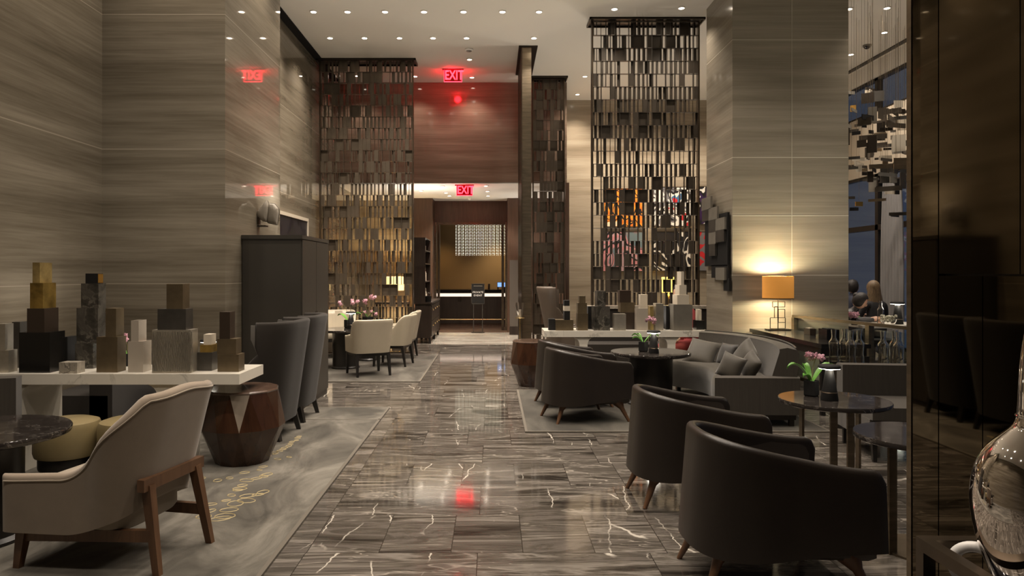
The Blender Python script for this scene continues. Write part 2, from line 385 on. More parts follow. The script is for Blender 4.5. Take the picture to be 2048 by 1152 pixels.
M['brown_box'] = plain('dark brown lacquer', (.034,.023,.016), .3)
M['grey_box'] = plain('smoky grey', (.16,.145,.12), .4, .2, noise=.1)
M['silver_box'] = plain('brushed silver leaf', (.46,.42,.35), .32, .75, noise=.2, nscale=6)
M['cream_box'] = plain('cream lacquer', (.50,.44,.35), .4)
M['dark_marble'] = veined('cloudy dark marble', (.050,.045,.037), (.15,.135,.11), 4, .03, .25, cloud=.8)
M['grey_marble'] = veined('grey marble', (.33,.295,.24), (.07,.06,.05), 7, .05, .25, cloud=.35)
M['acrylic'] = plain('frosted acrylic', (.36,.315,.26), .12, coat=.6)
M['acrylic_core'] = plain('taupe core', (.23,.185,.14), .4)
M['white'] = plain('white', (.75,.73,.70), .4)
M['shade_pebble'] = plain('parchment shade', (.30,.265,.215), .5)
M['panel_grey'] = plain('grey upholstered panel', (.10,.085,.07), .8, bump=.2, bscale=300)
M['water'] = thin_glass('drinking water', (.93,.90,.84))
M['glass'] = glass('clear glass')
M['glass_thin'] = thin_glass('clear pane')
M['mirror'] = plain('bronze tinted mirror', (.10,.077,.046), .025, 1.0)
M['mirror_soft'] = plain('bronze tinted mirror upper panel', (.11,.085,.052), .06, 1.0)
M['leaf'] = plain('orchid leaf', (.115,.29,.045), .4, noise=.25, nscale=10)
M['stem'] = plain('orchid stem', (.16,.13,.06), .5)
M['petal'] = plain('pink petal', (.62,.33,.40), .5, noise=.3, nscale=30)
M['petal_white'] = plain('white petal', (.75,.72,.66), .5)
M['skin'] = plain('skin', (.50,.30,.21), .5)
M['hair_blonde'] = plain('long light brown hair', (.16,.105,.055), .55, noise=.5, nscale=18, nstretch=(6,6,.5), bump=.6, bscale=40)
M['hair_dark'] = plain('dark hair', (.014,.010,.008), .6, noise=.5, nscale=20, bump=.8, bscale=45)
M['cloth_black'] = plain('black cloth', (.014,.013,.014), .8)
M['cloth_jacket'] = plain('dark puffer jacket', (.028,.025,.024), .5)
M['cloth_brown'] = plain('brown cloth', (.06,.043,.036), .8)
M['cloth_navy'] = plain('navy cloth', (.014,.017,.035), .8)
M['cloth_grey'] = plain('grey cloth', (.24,.22,.20), .8, noise=.3, nscale=8)
M['cloth_red'] = plain('red cloth', (.17,.014,.014), .8)
M['lens'] = glow('downlight lens', (1,.88,.72), 22)
M['lamp_white'] = glow('white light ring', (1,.93,.80), 14)
M['exit_red'] = glow('red sign letters', (1,.02,.035), 10)
M['exit_edge'] = glow('red lit edge', (1,.02,.04), 9)
M['exit_glass'] = plain('red sign plate', (.28,.008,.014), .15)
M['bar_strip'] = glow('bar edge light', (1,.80,.66), 1.1)
M['screen_blue'] = glow('blue till screen', (.25,.48,1), 1.1)
M['black_glass'] = plain('dark glass', (.012,.012,.016), .06)
M['crystal'] = glow('glowing crystal', (1,.93,.70), 2.0)  # crystals emit light themselves in place of being lit by lamps
H = 5.464                                            # high ceiling
def sbox(name, m, *a, **k): return structure(B().box(*a), name, m, **k)
XL, XW = -3.97, 7.17
sbox('floor', M['floor'], -4.5, 7.4, -3.6, 14.6, -.12, 0)
sbox('floor_corridor', M['floor_lit'], -4.5, 7.4, 14.6, 17.5, -.12, 0)
sbox('floor_bar', M['wood_panel'], -4.5, 3.0, 17.5, 22.6, -.12, 0)
sbox('ceiling', M['ceiling'], -4.5, 7.4, -3.6, 16.2, H, H+.2)
sbox('wall_left', M['stone_wall'], XL-.2, XL, -3.6, 7.12, 0, H)
sbox('pillar_left', M['stone_wall'], -4.5, -2.72, 7.12, 8.96, 0, H)
sbox('wall_left_rear', M['stone_wall'], -3.5, -3.3, 8.96, 18.4, 0, H)
sbox('wall_rear', M['stone_wall'], -4.5, 7.4, -3.8, -3.6, 0, H)
sbox('wall_header', M['stone_header'], -3.3, 1.55, 14.6, 16.3, 3.375, H)
sbox('ceiling_corridor_rear', M['ceiling_white'], -3.3, 1.55, 16.31, 18.4, 3.374, 3.5)
sbox('ceiling_corridor', M['ceiling_white'], -3.3, 1.55, 14.62, 18.4, 3.36, 3.374)
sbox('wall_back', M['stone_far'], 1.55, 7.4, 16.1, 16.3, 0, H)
sbox('wall_corridor_right', M['wood_panel'], 1.52, 1.60, 14.6, 18.4, 0, 3.374)
# wood lined end of the corridor with the opening to the bar
sbox('wall_corridor_left', M['wood_panel'], -2.02, -1.50, 17.5, 18.3, 0, 3.36)
sbox('wall_corridor_end', M['wood_panel'], .375, 1.52, 17.5, 18.3, 0, 3.36)
sbox('wall_corridor_header', M['wood_panel'], -1.50, .375, 18.2, 18.32, 2.80, 3.36)
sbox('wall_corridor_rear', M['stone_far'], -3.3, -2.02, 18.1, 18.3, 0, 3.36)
sbox('trim_1', M['bronze_mid'], -1.50, -1.455, 18.12, 18.34, 0, 2.80)
sbox('trim_2', M['bronze_mid'], .33, .375, 18.12, 18.34, 0, 2.80)
sbox('trim_3', M['bronze'], -1.455, .33, 18.16, 18.34, 2.745, 2.80)
sbox('trim_4', M['bronze'], .235, .30, 18.18, 18.30, 0, 2.745)
sbox('trim_5', M['bronze'], -1.43, -1.37, 18.18, 18.30, 0, 2.745)
# bar room behind
M['amber_wall'] = plain('amber plaster', (.34,.215,.10), .5)
sbox('wall_bar', M['amber_wall'], -3.2, 2.6, 22.0, 22.2, 0, 3.2)
sbox('wall_bar_left', M['wood_panel'], -3.2, -3.0, 18.3, 22.0, 0, 3.2)
sbox('wall_bar_right', M['wood_panel'], 2.4, 2.6, 18.3, 22.0, 0, 3.2)
sbox('ceiling_bar', M['wood_panel'], -3.2, 2.6, 18.3, 22.2, 3.2, 3.3)
# big stone pillar on the right
sbox('pillar_right', M['stone_pillar'], 3.223, 4.78, 9.40, 10.54, 0, H)
b = B(); b.box(4.017, 4.022, 9.396, 9.40, 0, 2.26)   # slab joint on its face
b.box(4.017, 4.022, 9.396, 9.40, 2.27, H); b.box(3.223, 4.78, 9.397, 9.40, 2.26, 2.268)
structure(b, 'trim_6', plain('pale stone joint', (.46,.42,.34), .5))
# dark slot along the left edge of the ceiling
sbox('trim_7', M['black_matte'], -3.30, -3.16, 9.0, 14.5, H-.012, H+.001)
sbox('trim_8', M['bronze_dark'], 7.0, 7.10, -3.0, 16.0, H-.014, H+.001)
# window wall on the right
sbox('wall_right_fascia', M['ceiling'], XW, XW+.2, -3.6, 16.1, 5.16, H)
sbox('wall_right_band', plain('cream spandrel', (.42,.355,.27), .7), XW, XW+.2, -3.6, 16.1, 3.35, 4.5)
sbox('wall_right_sill', M['stone_far'], XW, XW+.2, -3.6, 16.1, 0, .12)
wn = 0
for y0, y1 in ((-3.6,1.5),(1.5,6.5),(6.5,11.2),(11.2,13.15),(13.15,16.1)):
    for z0, z1 in ((.12,3.35),(4.5,5.16)):
        wn += 1
        b = B()
        f = .05
        b.box(XW+.04, XW+.14, y0, y0+f, z0, z1); b.box(XW+.04, XW+.14, y1-f, y1, z0, z1)
        b.box(XW+.04, XW+.14, y0, y1, z0, z0+f); b.box(XW+.04, XW+.14, y0, y1, z1-f, z1)
        if z0 < 1: b.box(XW+.04, XW+.14, y0, y1, 2.30, 2.40)
        w = structure(b, 'window_%d' % wn, M['bronze_dark'])
        B().box(XW+.085, XW+.095, y0+f, y1-f, z0+f, z1-f).out('window_glass', M['glass_thin'], w)
# mirror-clad pillar beside the camera
sbox('wall_right', M['bronze_dark'], 1.40, 2.2, .2, 2.30, 0, H)
sbox('trim_9', M['bronze_mid'], 1.375, 1.42, 2.30, 2.325, 0, H)
def mirror(y0, y1, z0, z1, m, label):
    return tag(B().box(1.378, 1.40, y0, y1, z0, z1).out('mirror_panel', M[m], bev=.002, seg=1), label, 'mirror panel', 'tinted mirror panels')
mirror(2.165, 2.298, 0, H-.01, 'mirror', 'narrow tall bronze tinted mirror strip at the outer edge of the mirror clad pillar')
mirror(1.97, 2.160, 0, 1.490, 'mirror', 'lower bronze tinted mirror panel between the narrow strip and the thin upright seam')
mirror(1.20, 1.966, 0, 1.490, 'mirror', 'lower bronze tinted mirror panel directly behind the silver vase')
mirror(1.83, 2.160, 1.496, H-.01, 'mirror_soft', 'upper bronze tinted mirror panel beside the narrow strip on the pillar')
mirror(.22, 1.826, 1.496, H-.01, 'mirror_soft', 'upper bronze tinted mirror panel nearest the edge of the picture')
mirror(.22, 1.196, 0, 1.490, 'mirror', 'lower bronze tinted mirror panel beyond the silver vase')

# ---------------------------------------------------------------- carpets
def rug(x0, x1, y0, y1, m, label, z=.012):
    t = thing('area_rug', label, 'rug', ((x0+x1)/2, (y0+y1)/2, 0))
    w, d = (x1-x0)/2, (y1-y0)/2
    B().box(-w+.02, w-.02, -d+.02, d-.02, .0005, z).out('carpet_field', M[m], t)
    b = B()
    for a in ((-w,w,-d,-d+.025),(-w,w,d-.025,d),(-w,-w+.025,-d+.025,d-.025),(w-.025,w,-d+.025,d-.025)): b.box(*a, .0004, z+.0015)
    b.out('carpet_binding', M['carpet_edge'], t)
    return t
rl = rug(-3.95, -1.135, 1.2, 7.10, 'carpet', 'large grey mottled rug under the beige lounge chair with chains of gold rings')
b = B(); b.box(-2.04+2.5425, 1.3875, 2.925, 3.57, .0005, .012); b.out('carpet_field', M['carpet'], rl)
b = B(); b.box(1.3875, 1.4075, 2.925, 3.57, .0004, .0135); b.box(-2.04+2.5425, 1.4075, 3.57, 3.595, .0004, .0135); b.box(-2.06+2.5425, -2.04+2.5425, 2.95, 3.595, .0004, .0135); b.out('carpet_binding', M['carpet_edge'], rl)
rng = random.Random(4)
b = B()
def rings(pts, n, s, jit):
    for i in range(n):
        k = i/(n-1)*(len(pts)-1); j = min(int(k), len(pts)-2); f = k-j
        x = pts[j][0]*(1-f)+pts[j+1][0]*f + rng.uniform(-jit,jit); y = pts[j][1]*(1-f)+pts[j+1][1]*f + rng.uniform(-jit,jit)
        if rng.random() < .12: continue
        a = s*rng.uniform(.7,1.3); c = a*rng.uniform(.55,.85); th = rng.uniform(0,PI)
        b.tube([(x+a*math.cos(q)*math.cos(th)-c*math.sin(q)*math.sin(th)+2.5425, y+a*math.cos(q)*math.sin(th)+c*math.sin(q)*math.cos(th)-4.15, .0125) for q in [2*PI*e/10 for e in range(10)]], .0035, 4, True)
def gp(*pp): return [ground(x, y) for x, y in pp]
rings(gp((540,915),(575,895),(605,872)), 13, .026, .012)
rings(gp((400,1040),(430,1012),(470,990),(500,965),(540,950)), 16, .04, .03)
rings(gp((385,960),(430,962),(520,945),(575,915)), 13, .03, .04)
rings(gp((440,1045),(480,1010),(520,985)), 8, .05, .05)
tag(b.out('ring_pattern', M['gold_thread'], rl), kind='stuff')
rug(-3.28, -.985, 9.55, 12.75, 'carpet_less_lit', 'grey mottled rug under the cream dining chairs and their tables')
rug(.305, 3.18, 6.55, 8.9, 'carpet_dark', 'dark grey rug under the curved sofa and two leather tub chairs')

# ---------------------------------------------------------------- bronze lattice screens
def screen(label, cx, cy, width, zt, zb, seed, chan, along='x', plate='bronze_plate', rowh=.205, pitch=.0725, solid=.93, mix=(.30,.62,.85)):
    t = thing('lattice_screen', label, 'lattice screen', (cx, cy, 0), 0 if along == 'x' else PI/2, 'bronze lattice screens')
    n = max(2, round(width/pitch)); p = width/n; w = width/2
    rows = int(round((zt-zb)/rowh)); rh = (zt-zb)/rows
    rnd = random.Random(seed)
    base = [[rnd.random() for _ in range(n)] for _ in range(6)]
    for r in range(rows):
        z1 = zt - r*rh; z0 = z1 - rh
        b = B(); i = 0; pat = base[r % 6]; k = (r//6)*3
        while i < n:
            q = pat[(i+k) % n]; xa = -w+i*p; span = 1
            if q > .90 and i+1 < n: span = 2
            xb = xa+p*span; e = .004
            if q < mix[0]:                          # solid plate, front layer
                b.box(xa+e, xa+(xb-xa)*solid, -.030, -.024, z0+.004, z1-.004)
            elif q < mix[1]:                        # narrow blade leaving a gap
                b.box(xa+e, xa+p*(.28+.3*((q*37) % 1)), -.012, -.006, z0+.004, z1-.004)
            elif q < mix[2]:                        # plate in the rear layer
                b.box(xa+p*.5, xb-e, .022, .028, z0+.004, z1-.004)
            elif q > .90 and q < .95:
                b.box(xa+e, xb-e, .01, .017, z0+.004, z1-.004)
            # box tube round every cell
            b.box(xa-.003, xa+.003, -.030, .026, z0+.001, z1-.001)
            b.box(xa, xb, -.028, .024, z1-.005, z1-.001)
            i += span
        b.box(w-.003, w+.003, -.030, .026, z0+.001, z1-.001)
        b.out('lattice_row', M[plate], t)
    b = B()
    for i in range(0, n+1, 2): b.cyl(-w+i*p, .033, .005, zb, zt, 6)
    b.out('rods', M['bronze'], t)
    for s in (-1, 1): B().box(s*w-.012, s*w+.012, -.055, .055, zb, zt).out('edge_post', M['bronze'], t)
    if zb < .1: B().box(-w-.01, w+.01, -.06, .06, 0, zb).out('base_plate', M['bronze'], t)
    a, c = chan
    b = B()                                        # dark recess frame against the ceiling
    b.box(-w-.06, w+.06, -a, -a+.02, H-.035, H-.0005); b.box(-w-.06, w+.06, c-.02, c, H-.035, H-.0005)
    b.box(-w-.06, -w-.04, -a, c, H-.035, H-.0005); b.box(w+.04, w+.06, -a, c, H-.035, H-.0005)
    b.box(-w-.06, w+.06, -a, c, H-.01, H-.0005)
    b.out('ceiling_channel', M['bronze_dark'], t)
    return t
xa, xb = wx(641,13.05), wx(826,13.05)
screen('wide bronze lattice screen behind the cream dining chairs', (xa+xb)/2, 13.05, xb-xa, H-.02, .03, 3, (.12,.30), plate='screen_plate', mix=(.26,.62,.84))
xa, xb = wx(1184,11.05), wx(1396,11.05)
screen('bronze lattice screen in front of the hanging paintings', (xa+xb)/2, 11.05, xb-xa, H-.02, .985, 8, (.2,.2), solid=.86, mix=(.11,.62,.80))
xa, xb = wx(1066,14.3), wx(1128,14.3)
screen('narrow bronze lattice screen beside the tall bronze fin', (xa+xb)/2, 14.3, xb-xa, H-.02, .03, 5, (.2,.15), plate='screen_plate', mix=(.42,.70,.90))
t = thing('bronze_fin', 'tall slim bronze fin standing edge-on where corridor and lounge meet', 'screen fin', (.60, 13.05, 0))
B().box(-.08, .08, -.80, .80, 0, H-.02).out('fin_body', M['bronze_mid'], t, bev=.004)
b = B(); b.box(-.085, -.08, -.82, .80, 0, H-.02)
for i in range(26): b.box(-.095, -.085, -.80+i*.062, -.80+i*.062+.02, 0, H-.02)
b.out('ribbed_cladding', M['bronze'], t)
B().box(-.14, .19, -.83, .95, H-.02, H-.0005).out('ceiling_channel', M['bronze_dark'], t)
# low upholstered back below the middle screen
t = thing('banquette', 'low dark banquette below the lattice screen behind the white marble table', 'banquette', (2.55, 11.1, 0))
B().box(-1.15, 1.35, -.08, .12, 0, .93).out('banquette_back', M['fabric_grey'], t, bev=.02)
B().box(-1.18, 1.38, -.10, .14, .93, .975).out('cap_rail', M['grey_marble'], t, bev=.006)
B().box(-1.15, 1.35, -.6, -.08, .12, .42).out('seat', M['fabric_grey'], t, bev=.04)
B().box(-1.1, 1.3, -.52, -.1, 0, .12).out('plinth', M['black_matte'], t)

# ---------------------------------------------------------------- downlights
def make_light(x, y, z, label, group):
    t = thing('downlight', label, 'downlight', (x, y, z), 0, group)
    B().lathe([(.056,-.001),(.056,-.012),(.043,-.016),(.040,-.003),(.040,-.001)], 20, caps=False).out('trim_ring', M['ceiling_white'], t, True)
    B().lathe([(.001,-.004),(.039,-.004),(.039,-.008),(.026,-.012),(.001,-.013)], 20, caps=False).out('light_lens', M['lens'], t, True)
    return t
LABEL_ORD = ['first','second','third','fourth','fifth','sixth','seventh','eighth']
proto_light = None
def light_row(pxs, y, z, what, group, P):
    global proto_light
    for i, px in enumerate(pxs):
        py = y if not isinstance(px, tuple) else px[1]; px = px if not isinstance(px, tuple) else px[0]
        Y = yat(py, z); X = wx(px, Y)
        lab = 'lit recessed downlight, %s from the stone pillar, %s' % (LABEL_ORD[i], what)
        if proto_light is None: o = proto_light = make_light(X, Y, z, lab, group)
        else: o = copy_tree(proto_light, (X, Y, z), 0, lab, group)
        spot(X, Y, z-.03, P, parent=None)
LIT = {}
def one_light(px, py, z, label, P, group='recessed ceiling downlights'):
    Y = yat(py, z)
    copy_tree(proto_light, (wx(px, Y), Y, z), 0, label, group); spot(wx(px, Y), Y, z-.03, P)
G1 = 'recessed ceiling downlights'
PW = 175
light_row([627,695,770,848,927,1005,1078], 22.5, H, 'in the nearest visible ceiling row', G1, PW)
light_row([660,729,799,866,933,1068], 75, H, 'in the second visible ceiling row', G1, PW)
for px, py, lab in ((939,118,'lit recessed downlight just above the hanging exit sign'),
                    (830,152,'lit recessed downlight between wide lattice screen and exit sign'),
                    (944,154,'lit recessed downlight between the exit sign and the red lit wall'),
                    (713,151,'lit recessed downlight seen through the wide lattice screen'),
                    (1229,17,'lit recessed downlight above the middle lattice screen, nearer the fin'),
                    (1363,15,'lit recessed downlight above the middle lattice screen, nearer the big pillar'),
                    (1170,152,'lit recessed downlight between the two lattice screens, nearer one'),
                    (1155,188,'lit recessed downlight between the two lattice screens, farther one'),
                    (1774,15,'lit recessed downlight above the hanging tile sculpture, nearest the dark mirror'),
                    (1698,17,'lit recessed downlight touching the edge of the big stone pillar top'),
                    (1769,64,'lit recessed downlight above the hanging tile sculpture, middle one'),
                    (1702,108,'lit recessed downlight above the hanging tile sculpture, lowest beside the pillar')):
    one_light(px, py, H, lab, PW*(.35 if py > 117 and px < 1000 else .6 if px > 1200 and px < 1400 else 1))
ZC = 3.36
for px, py, lab in ((885,372,'lit corridor downlight nearest the wall above, beside the far exit sign'),
                    (842,381,'lit corridor downlight closest to the wide lattice screen'),
                    (892,385,'lit corridor downlight in the middle of the short row beside the far exit sign'),
                    (899,391,'lit corridor downlight farthest in, on the lattice screen side of the far exit sign'),
                    (972,371,'lit corridor downlight nearest the wall above, on the fin side'),
                    (975,382,'lit corridor downlight in the middle of the row on the fin side'),
                    (976,391,'lit corridor downlight farthest in, on the fin side')):
    one_light(px, py, ZC, lab, 190, 'corridor downlights')
# the rest of the same lights, out of the frame above and behind
for yy, xs in ((9.3,(-2.2,-.9,.4,1.7)),(8.0,(-2.4,-1.1,.2,1.4,2.8)),(6.6,(-3.0,-1.6,-.2,1.0,2.3)),(5.0,(-3.1,-1.8,-.5,.9,2.2)),(3.4,(-3.0,-1.7,-.3,1.0,2.4)),(1.6,(-2.6,-1.0,.5))):
    for xx in xs: spot(xx, yy, H-.03, PW*(.75 if xx > .8 and yy < 8.5 else .8 if xx < -1.5 else .9))
for xx, yy in ((5.6,11.5),(5.6,9.0),(5.6,6.5),(4.2,12.3),(2.0,14.9),(2.9,15.1),(3.8,15.1),(4.8,15.1)): spot(xx, yy, H-.03, PW*(1.5 if yy > 14 else 1))  # far-wall spots here are added, without fittings, to brighten the wall behind the screen
# unseen upward spots without fittings, added to brighten the ceiling
UP = 105
for xx, yy, zz, P in ((-2.42,8.62,1.95,UP),(-1.53,15.3,2.3,UP*.9),(.9,17.0,1.9,UP*.5),(1.9,12.2,.8,UP*1.5),(3.0,13.5,.8,UP*1.5),(-2.55,5.66,.77,UP*.35),(-3.4,5.66,.77,UP*.35),(.85,9.9,.8,UP*.8),(2.2,9.3,.8,UP*.5),(4.4,8.2,1.1,UP)):
    spot(xx, yy, zz, P, (1,.93,.83), 165, 1, .25, False, name='ceiling_fill_spot')
# ---------------------------------------------------------------- chairs
def uplan(xf, xm, xb, wf, wb, e=.7, n=48):
    """U-shaped plan, open towards +X: a list of points from one arm front round the back to the other."""
    pts = [(xf+(xm-xf)*i/14, -(wf+(wb-wf)*i/14)) for i in range(14)]
    for i in range(61):
        a = PI*i/60
        s, c = math.sin(a), math.cos(a)
        pts.append((xm-(xm-xb)*abs(s)**e, -wb*math.copysign(abs(c)**e, c)))
    pts += [(xm+(xf-xm)*i/14, wb+(wf-wb)*i/14) for i in range(1, 15)]
    d = [0]
    for a, b in zip(pts, pts[1:]): d.append(d[-1]+math.hypot(b[0]-a[0], b[1]-a[1]))
    out = []; j = 0
    for i in range(n+1):
        s = d[-1]*i/n
        while j < len(d)-2 and d[j+1] < s: j += 1
        f = (s-d[j])/max(1e-9, d[j+1]-d[j])
        out.append((pts[j][0]+(pts[j+1][0]-pts[j][0])*f, pts[j][1]+(pts[j+1][1]-pts[j][1])*f))
    return out
def smooth(a, b, x):
    t = max(0, min(1, (x-a)/(b-a))); return t*t*(3-2*t)
def shell(plan, top, bot, lean, th, inner=False, ribs=0, off=0.0):
    """The upholstered wall of a chair: swept along the plan with its own top and bottom line."""
    n = len(plan)-1; rings = []
    for i, (x, y) in enumerate(plan):
        a = plan[max(0,i-1)]; c = plan[min(n,i+1)]
        tx, ty = c[0]-a[0], c[1]-a[1]; l = math.hypot(tx, ty); nx, ny = -ty/l, tx/l
        u = i/n; zt, zb = top(u), bot(u); le = lean(u)
        e = min(u, 1-u)*n*48/max(48,n); k = 1.0 if e >= 2 else .55+.45*math.sqrt(max(0,1-(1-e/2)**2))
        t = th*k; ring = []
        if inner:
            rp = .010*(math.cos(2*PI*u*ribs) if ribs else 0)
            for s in (0, 1):
                m = range(7) if s == 0 else range(6,-1,-1)
                for q in m:
                    z = zb+(zt-zb)*q/6; o = le*(z-zb0(bot)) + off - (0 if s == 0 else .02) + rp
                    ring.append((x+nx*o, y+ny*o, z))
        else:
            zr = zt-t/2; c0 = (1-k)*th/2
            for q in range(NQ+1):
                z = zb+(zr-zb)*q/NQ; o = le*(z-zb0(bot))-c0
                ring.append((x+nx*o, y+ny*o, z))
            ot = le*(zr-zb0(bot))-c0
            for q in range(1, 6):
                an = PI*q/6; o = ot-t/2+t/2*math.cos(an); ring.append((x+nx*o, y+ny*o, zr+t/2*math.sin(an)))
            for q in range(NQ, -1, -1):
                z = zb+(zr-zb)*q/NQ; o = le*(z-zb0(bot))-t-c0
                ring.append((x+nx*o, y+ny*o, z))
        rings.append(ring)
    return B().loft(rings)
NQ = 14
def zb0(bot): return bot(0)
def inset(plan, d):
    return [(x*(1-d*1.4)+.02*0, y*(1-d*2.4)) for x, y in plan]
def cushion_from(plan, z0, z1, xf, d=.05, puff=.02):
    """Seat cushion filling the U."""
    pts = [(min(x, xf), y) for x, y in inset(plan, d)]
    cx = sum(p[0] for p in pts)/len(pts)
    def ring(k, z): return [(cx+(x-cx)*k, y*k, z) for x, y in pts]
    return B().loft([ring(.94,z0), ring(1,z0+.02), ring(1,z1-.03), ring(.97,z1-.008), ring(.9,z1+puff*.3), ring(.6,z1+puff*.8), ring(.2,z1+puff)])
def leg(b, p0, p1, r0, r1, seg=10): return b.tube([p0, p1], [r0, r1], seg)

def tub_chair(label, loc, rz):
    t = thing('tub_chair', label, 'armchair', loc, rz, 'dark leather tub chairs')
    plan = uplan(.42, .02, -.385, .375, .335, .72, 96)
    def top(u):
        v = abs(u-.5)*2; z = .735-.125*smooth(.12, .98, v)**1.0*1.0
        if v > .93: z -= .055*(1-math.sqrt(max(0,1-((v-.93)/.07)**2)))
        return z
    bot = lambda u: .185+.06*smooth(.3,1,abs(u-.5)*2)
    shell(plan, top, bot, lambda u: -.075, .052).out('shell', M['leather_dark'], t, True, ang=60)
    shell([(x*.9+.004, y*.86) for x, y in plan], lambda u: top(u)-.035, lambda u: .3, lambda u: -.05, 0, True, 0, .004).out('inner_lining', M['leather_inner'], t, True, ang=60)
    cushion_from(plan, .19, .40, .41, .055).out('seat', M['leather_inner'], t, True, ang=50)
    for x0, y0, x1, y1 in ((-.27,-.17,-.35,-.215),(-.27,.17,-.35,.215),(.30,-.28,.385,-.335),(.30,.28,.385,.335)):
        b = B(); b.tube([(x0*.94,y0*.94,.21),(x0,y0,.185),(x0+(x1-x0)*.22,y0+(y1-y0)*.22,.145),(x1,y1,0)], [.055,.046,.024,.0125], 10)
        b.out('leg', M['wood_leg'], t, True, ang=50)
    return t
TUBS = [((1.335,3.47,0), math.radians(2), 'dark leather tub chair nearest the camera, in front of the others'),
        ((1.30,4.68,0), math.radians(4), 'dark leather tub chair just beyond the nearest tub chair, off the rug'),
        ((.90,7.18,0), math.radians(18), 'dark leather tub chair on the dark rug, whole side towards the aisle'),
        ((.88,7.98,0), math.radians(14), 'dark leather tub chair beyond another one, only its curved rim showing')]
tub0 = tub_chair(TUBS[0][2], TUBS[0][0], TUBS[0][1])
for loc, rz, lab in TUBS[1:]: copy_tree(tub0, loc, rz, lab)

def wing_chair(label, loc, rz, group='charcoal wing chairs', fab='fabric_grey', lin='fabric_grey_in', hgt=1.075, scale=None, tilt=.12):
    t = thing('wing_chair', label, 'wing chair', loc, rz, group, scale)
    plan = uplan(.36, -.02, -.30, .335, .325, .55, 144)
    def top(u):
        v = abs(u-.5)*2
        z = hgt - .02*(v/.6)**2
        k = hgt/1.075
        if v > .40: z = z-(z-.80*k)*smooth(.405,.418,v)
        if v > .418: z = .80*k-.26*k*smooth(.40,.78,v)
        return z
    bot = lambda u: .16
    lean = lambda u: tilt*(1-smooth(.25,.60,abs(u-.5)*2))+.02
    def wings(b):                                   # the wings reach forward above the notch
        for v in b.bm.verts:
            if v.co.z > .84*hgt/1.075: v.co.x += .13*smooth(-.27,-.12,v.co.x)
        return b
    wings(shell(plan, top, bot, lean, .05)).out('shell', M[fab], t, True, ang=50)
    wings(shell([(x*.87+.006, y*.84) for x, y in plan], lambda u: top(u)-.03, lambda u: .3, lambda u: lean(u), 0, True)).out('inner_lining', M[lin], t, True, ang=50)
    cushion_from(plan, .17, .43, .36, .06).out('seat', M[lin], t, True, ang=50)
    for x, y, dx, dy in ((-.25,-.24,-.045,-.01),(-.25,.24,-.045,.01),(.28,-.26,.02,0),(.28,.26,.02,0)):
        B().beam((x,y,.17), (x+dx,y+dy,0), .052, .052, .036, .036).out('leg', M['wood_black'], t, bev=.003)
    return t
w0 = wing_chair('charcoal wing chair nearer the wooden drum table, seen from behind', (-2.15,6.43,0), math.radians(176))
copy_tree(w0, (-2.16,7.20,0), math.radians(178), 'charcoal wing chair farther along, beside the tall cabinet')
wt = wing_chair('tall tan wing chair standing behind the aisle end of the far display table', (1.15,11.5,0), 0, 'tan wing chairs', 'fabric_tan', 'fabric_tan', 1.27, None, .30); wt.scale = (.66,.66,1)

def dining_chair(label, loc, rz):
    t = thing('dining_chair', label, 'dining chair', loc, rz, 'cream leather dining chairs')
    plan = uplan(.26, .0, -.27, .275, .28, .5, 48)
    def top(u):
        v = abs(u-.5)*2
        return .83-.225*smooth(.30,.62,v)-.03*smooth(.62,1,v)
    bot = lambda u: .345
    lean = lambda u: .16*(1-smooth(.2,.6,abs(u-.5)*2))+.03
    shell(plan, top, bot, lean, .04).out('shell', M['leather_cream'], t, True, ang=60)
    shell([(x*.88+.004, y*.86) for x, y in plan], lambda u: top(u)-.02, lambda u: .42, lambda u: lean(u)*1.05, 0, True, 22).out('ribbed_lining', M['leather_cream'], t, True, ang=80)
    cushion_from(plan, .345, .47, .30, .05).out('seat', M['leather_cream'], t, True, ang=50)
    B().box(-.235, .255, -.25, .25, .30, .345).out('seat_frame', M['wood_black'], t, bev=.006)
    for x, y, dx in ((-.215,-.235,-.05),(-.215,.235,-.05),(.235,-.235,.015),(.235,.235,.015)):
        B().beam((x,y,.32), (x+dx,y*1.03,0), .045, .045, .028, .028).out('leg', M['wood_black'], t, bev=.003)
    return t
d0 = dining_chair('cream leather dining chair nearest the aisle rug corner, plain back towards the camera', (-1.82,10.25,0), math.radians(118))
for loc, rz, lab in (((-1.60,11.30,0), math.radians(172), 'cream leather dining chair second along the aisle, ribbed inner back showing'),
                     ((-1.62,12.30,0), math.radians(178), 'cream leather dining chair nearest the dark sideboard'),
                     ((-2.70,12.33,0), math.radians(-75), 'cream leather dining chair straight in front of the wide lattice screen'),
                     ((-3.02,11.0,0), math.radians(12), 'cream leather dining chair against the stone wall, mostly hidden by the table')):
    copy_tree(d0, loc, rz, lab)

# beige lounge chair
t = thing('lounge_chair', 'beige velvet lounge chair with walnut legs on the large rug', 'armchair', (-2.02,3.74,0), math.radians(168))
plan = uplan(.37, -.10, -.275, .335, .29, .5, 110)
def ltop(u):
    v = abs(u-.5)*2
    z = .925-.025*smooth(0,.3,v)-.395*(1-(1-max(0,min(1,(v-.245)/.40)))**2)-.012*smooth(.6,1,v)
    return z
def lbot(u):
    v = abs(u-.5)*2
    return .205+.135*(1-smooth(.05,.62,v))
llean = lambda u: .26*(1-smooth(.15,.56,abs(u-.5)*2))+.012
shell(plan, ltop, lbot, llean, .058).out('shell', M['fabric_beige'], t, True, ang=60)
shell([(x*.86+.006, y*.84) for x, y in plan], lambda u: ltop(u)-.03, lambda u: .3, lambda u: llean(u)*1.06, 0, True).out('inner_lining', M['fabric_beige_in'], t, True, ang=60)
cushion_from(plan, .21, .42, .41, .06, .03).out('seat', M['fabric_beige_in'], t, True, ang=50)
rim = []                                           # piping along the outer rim
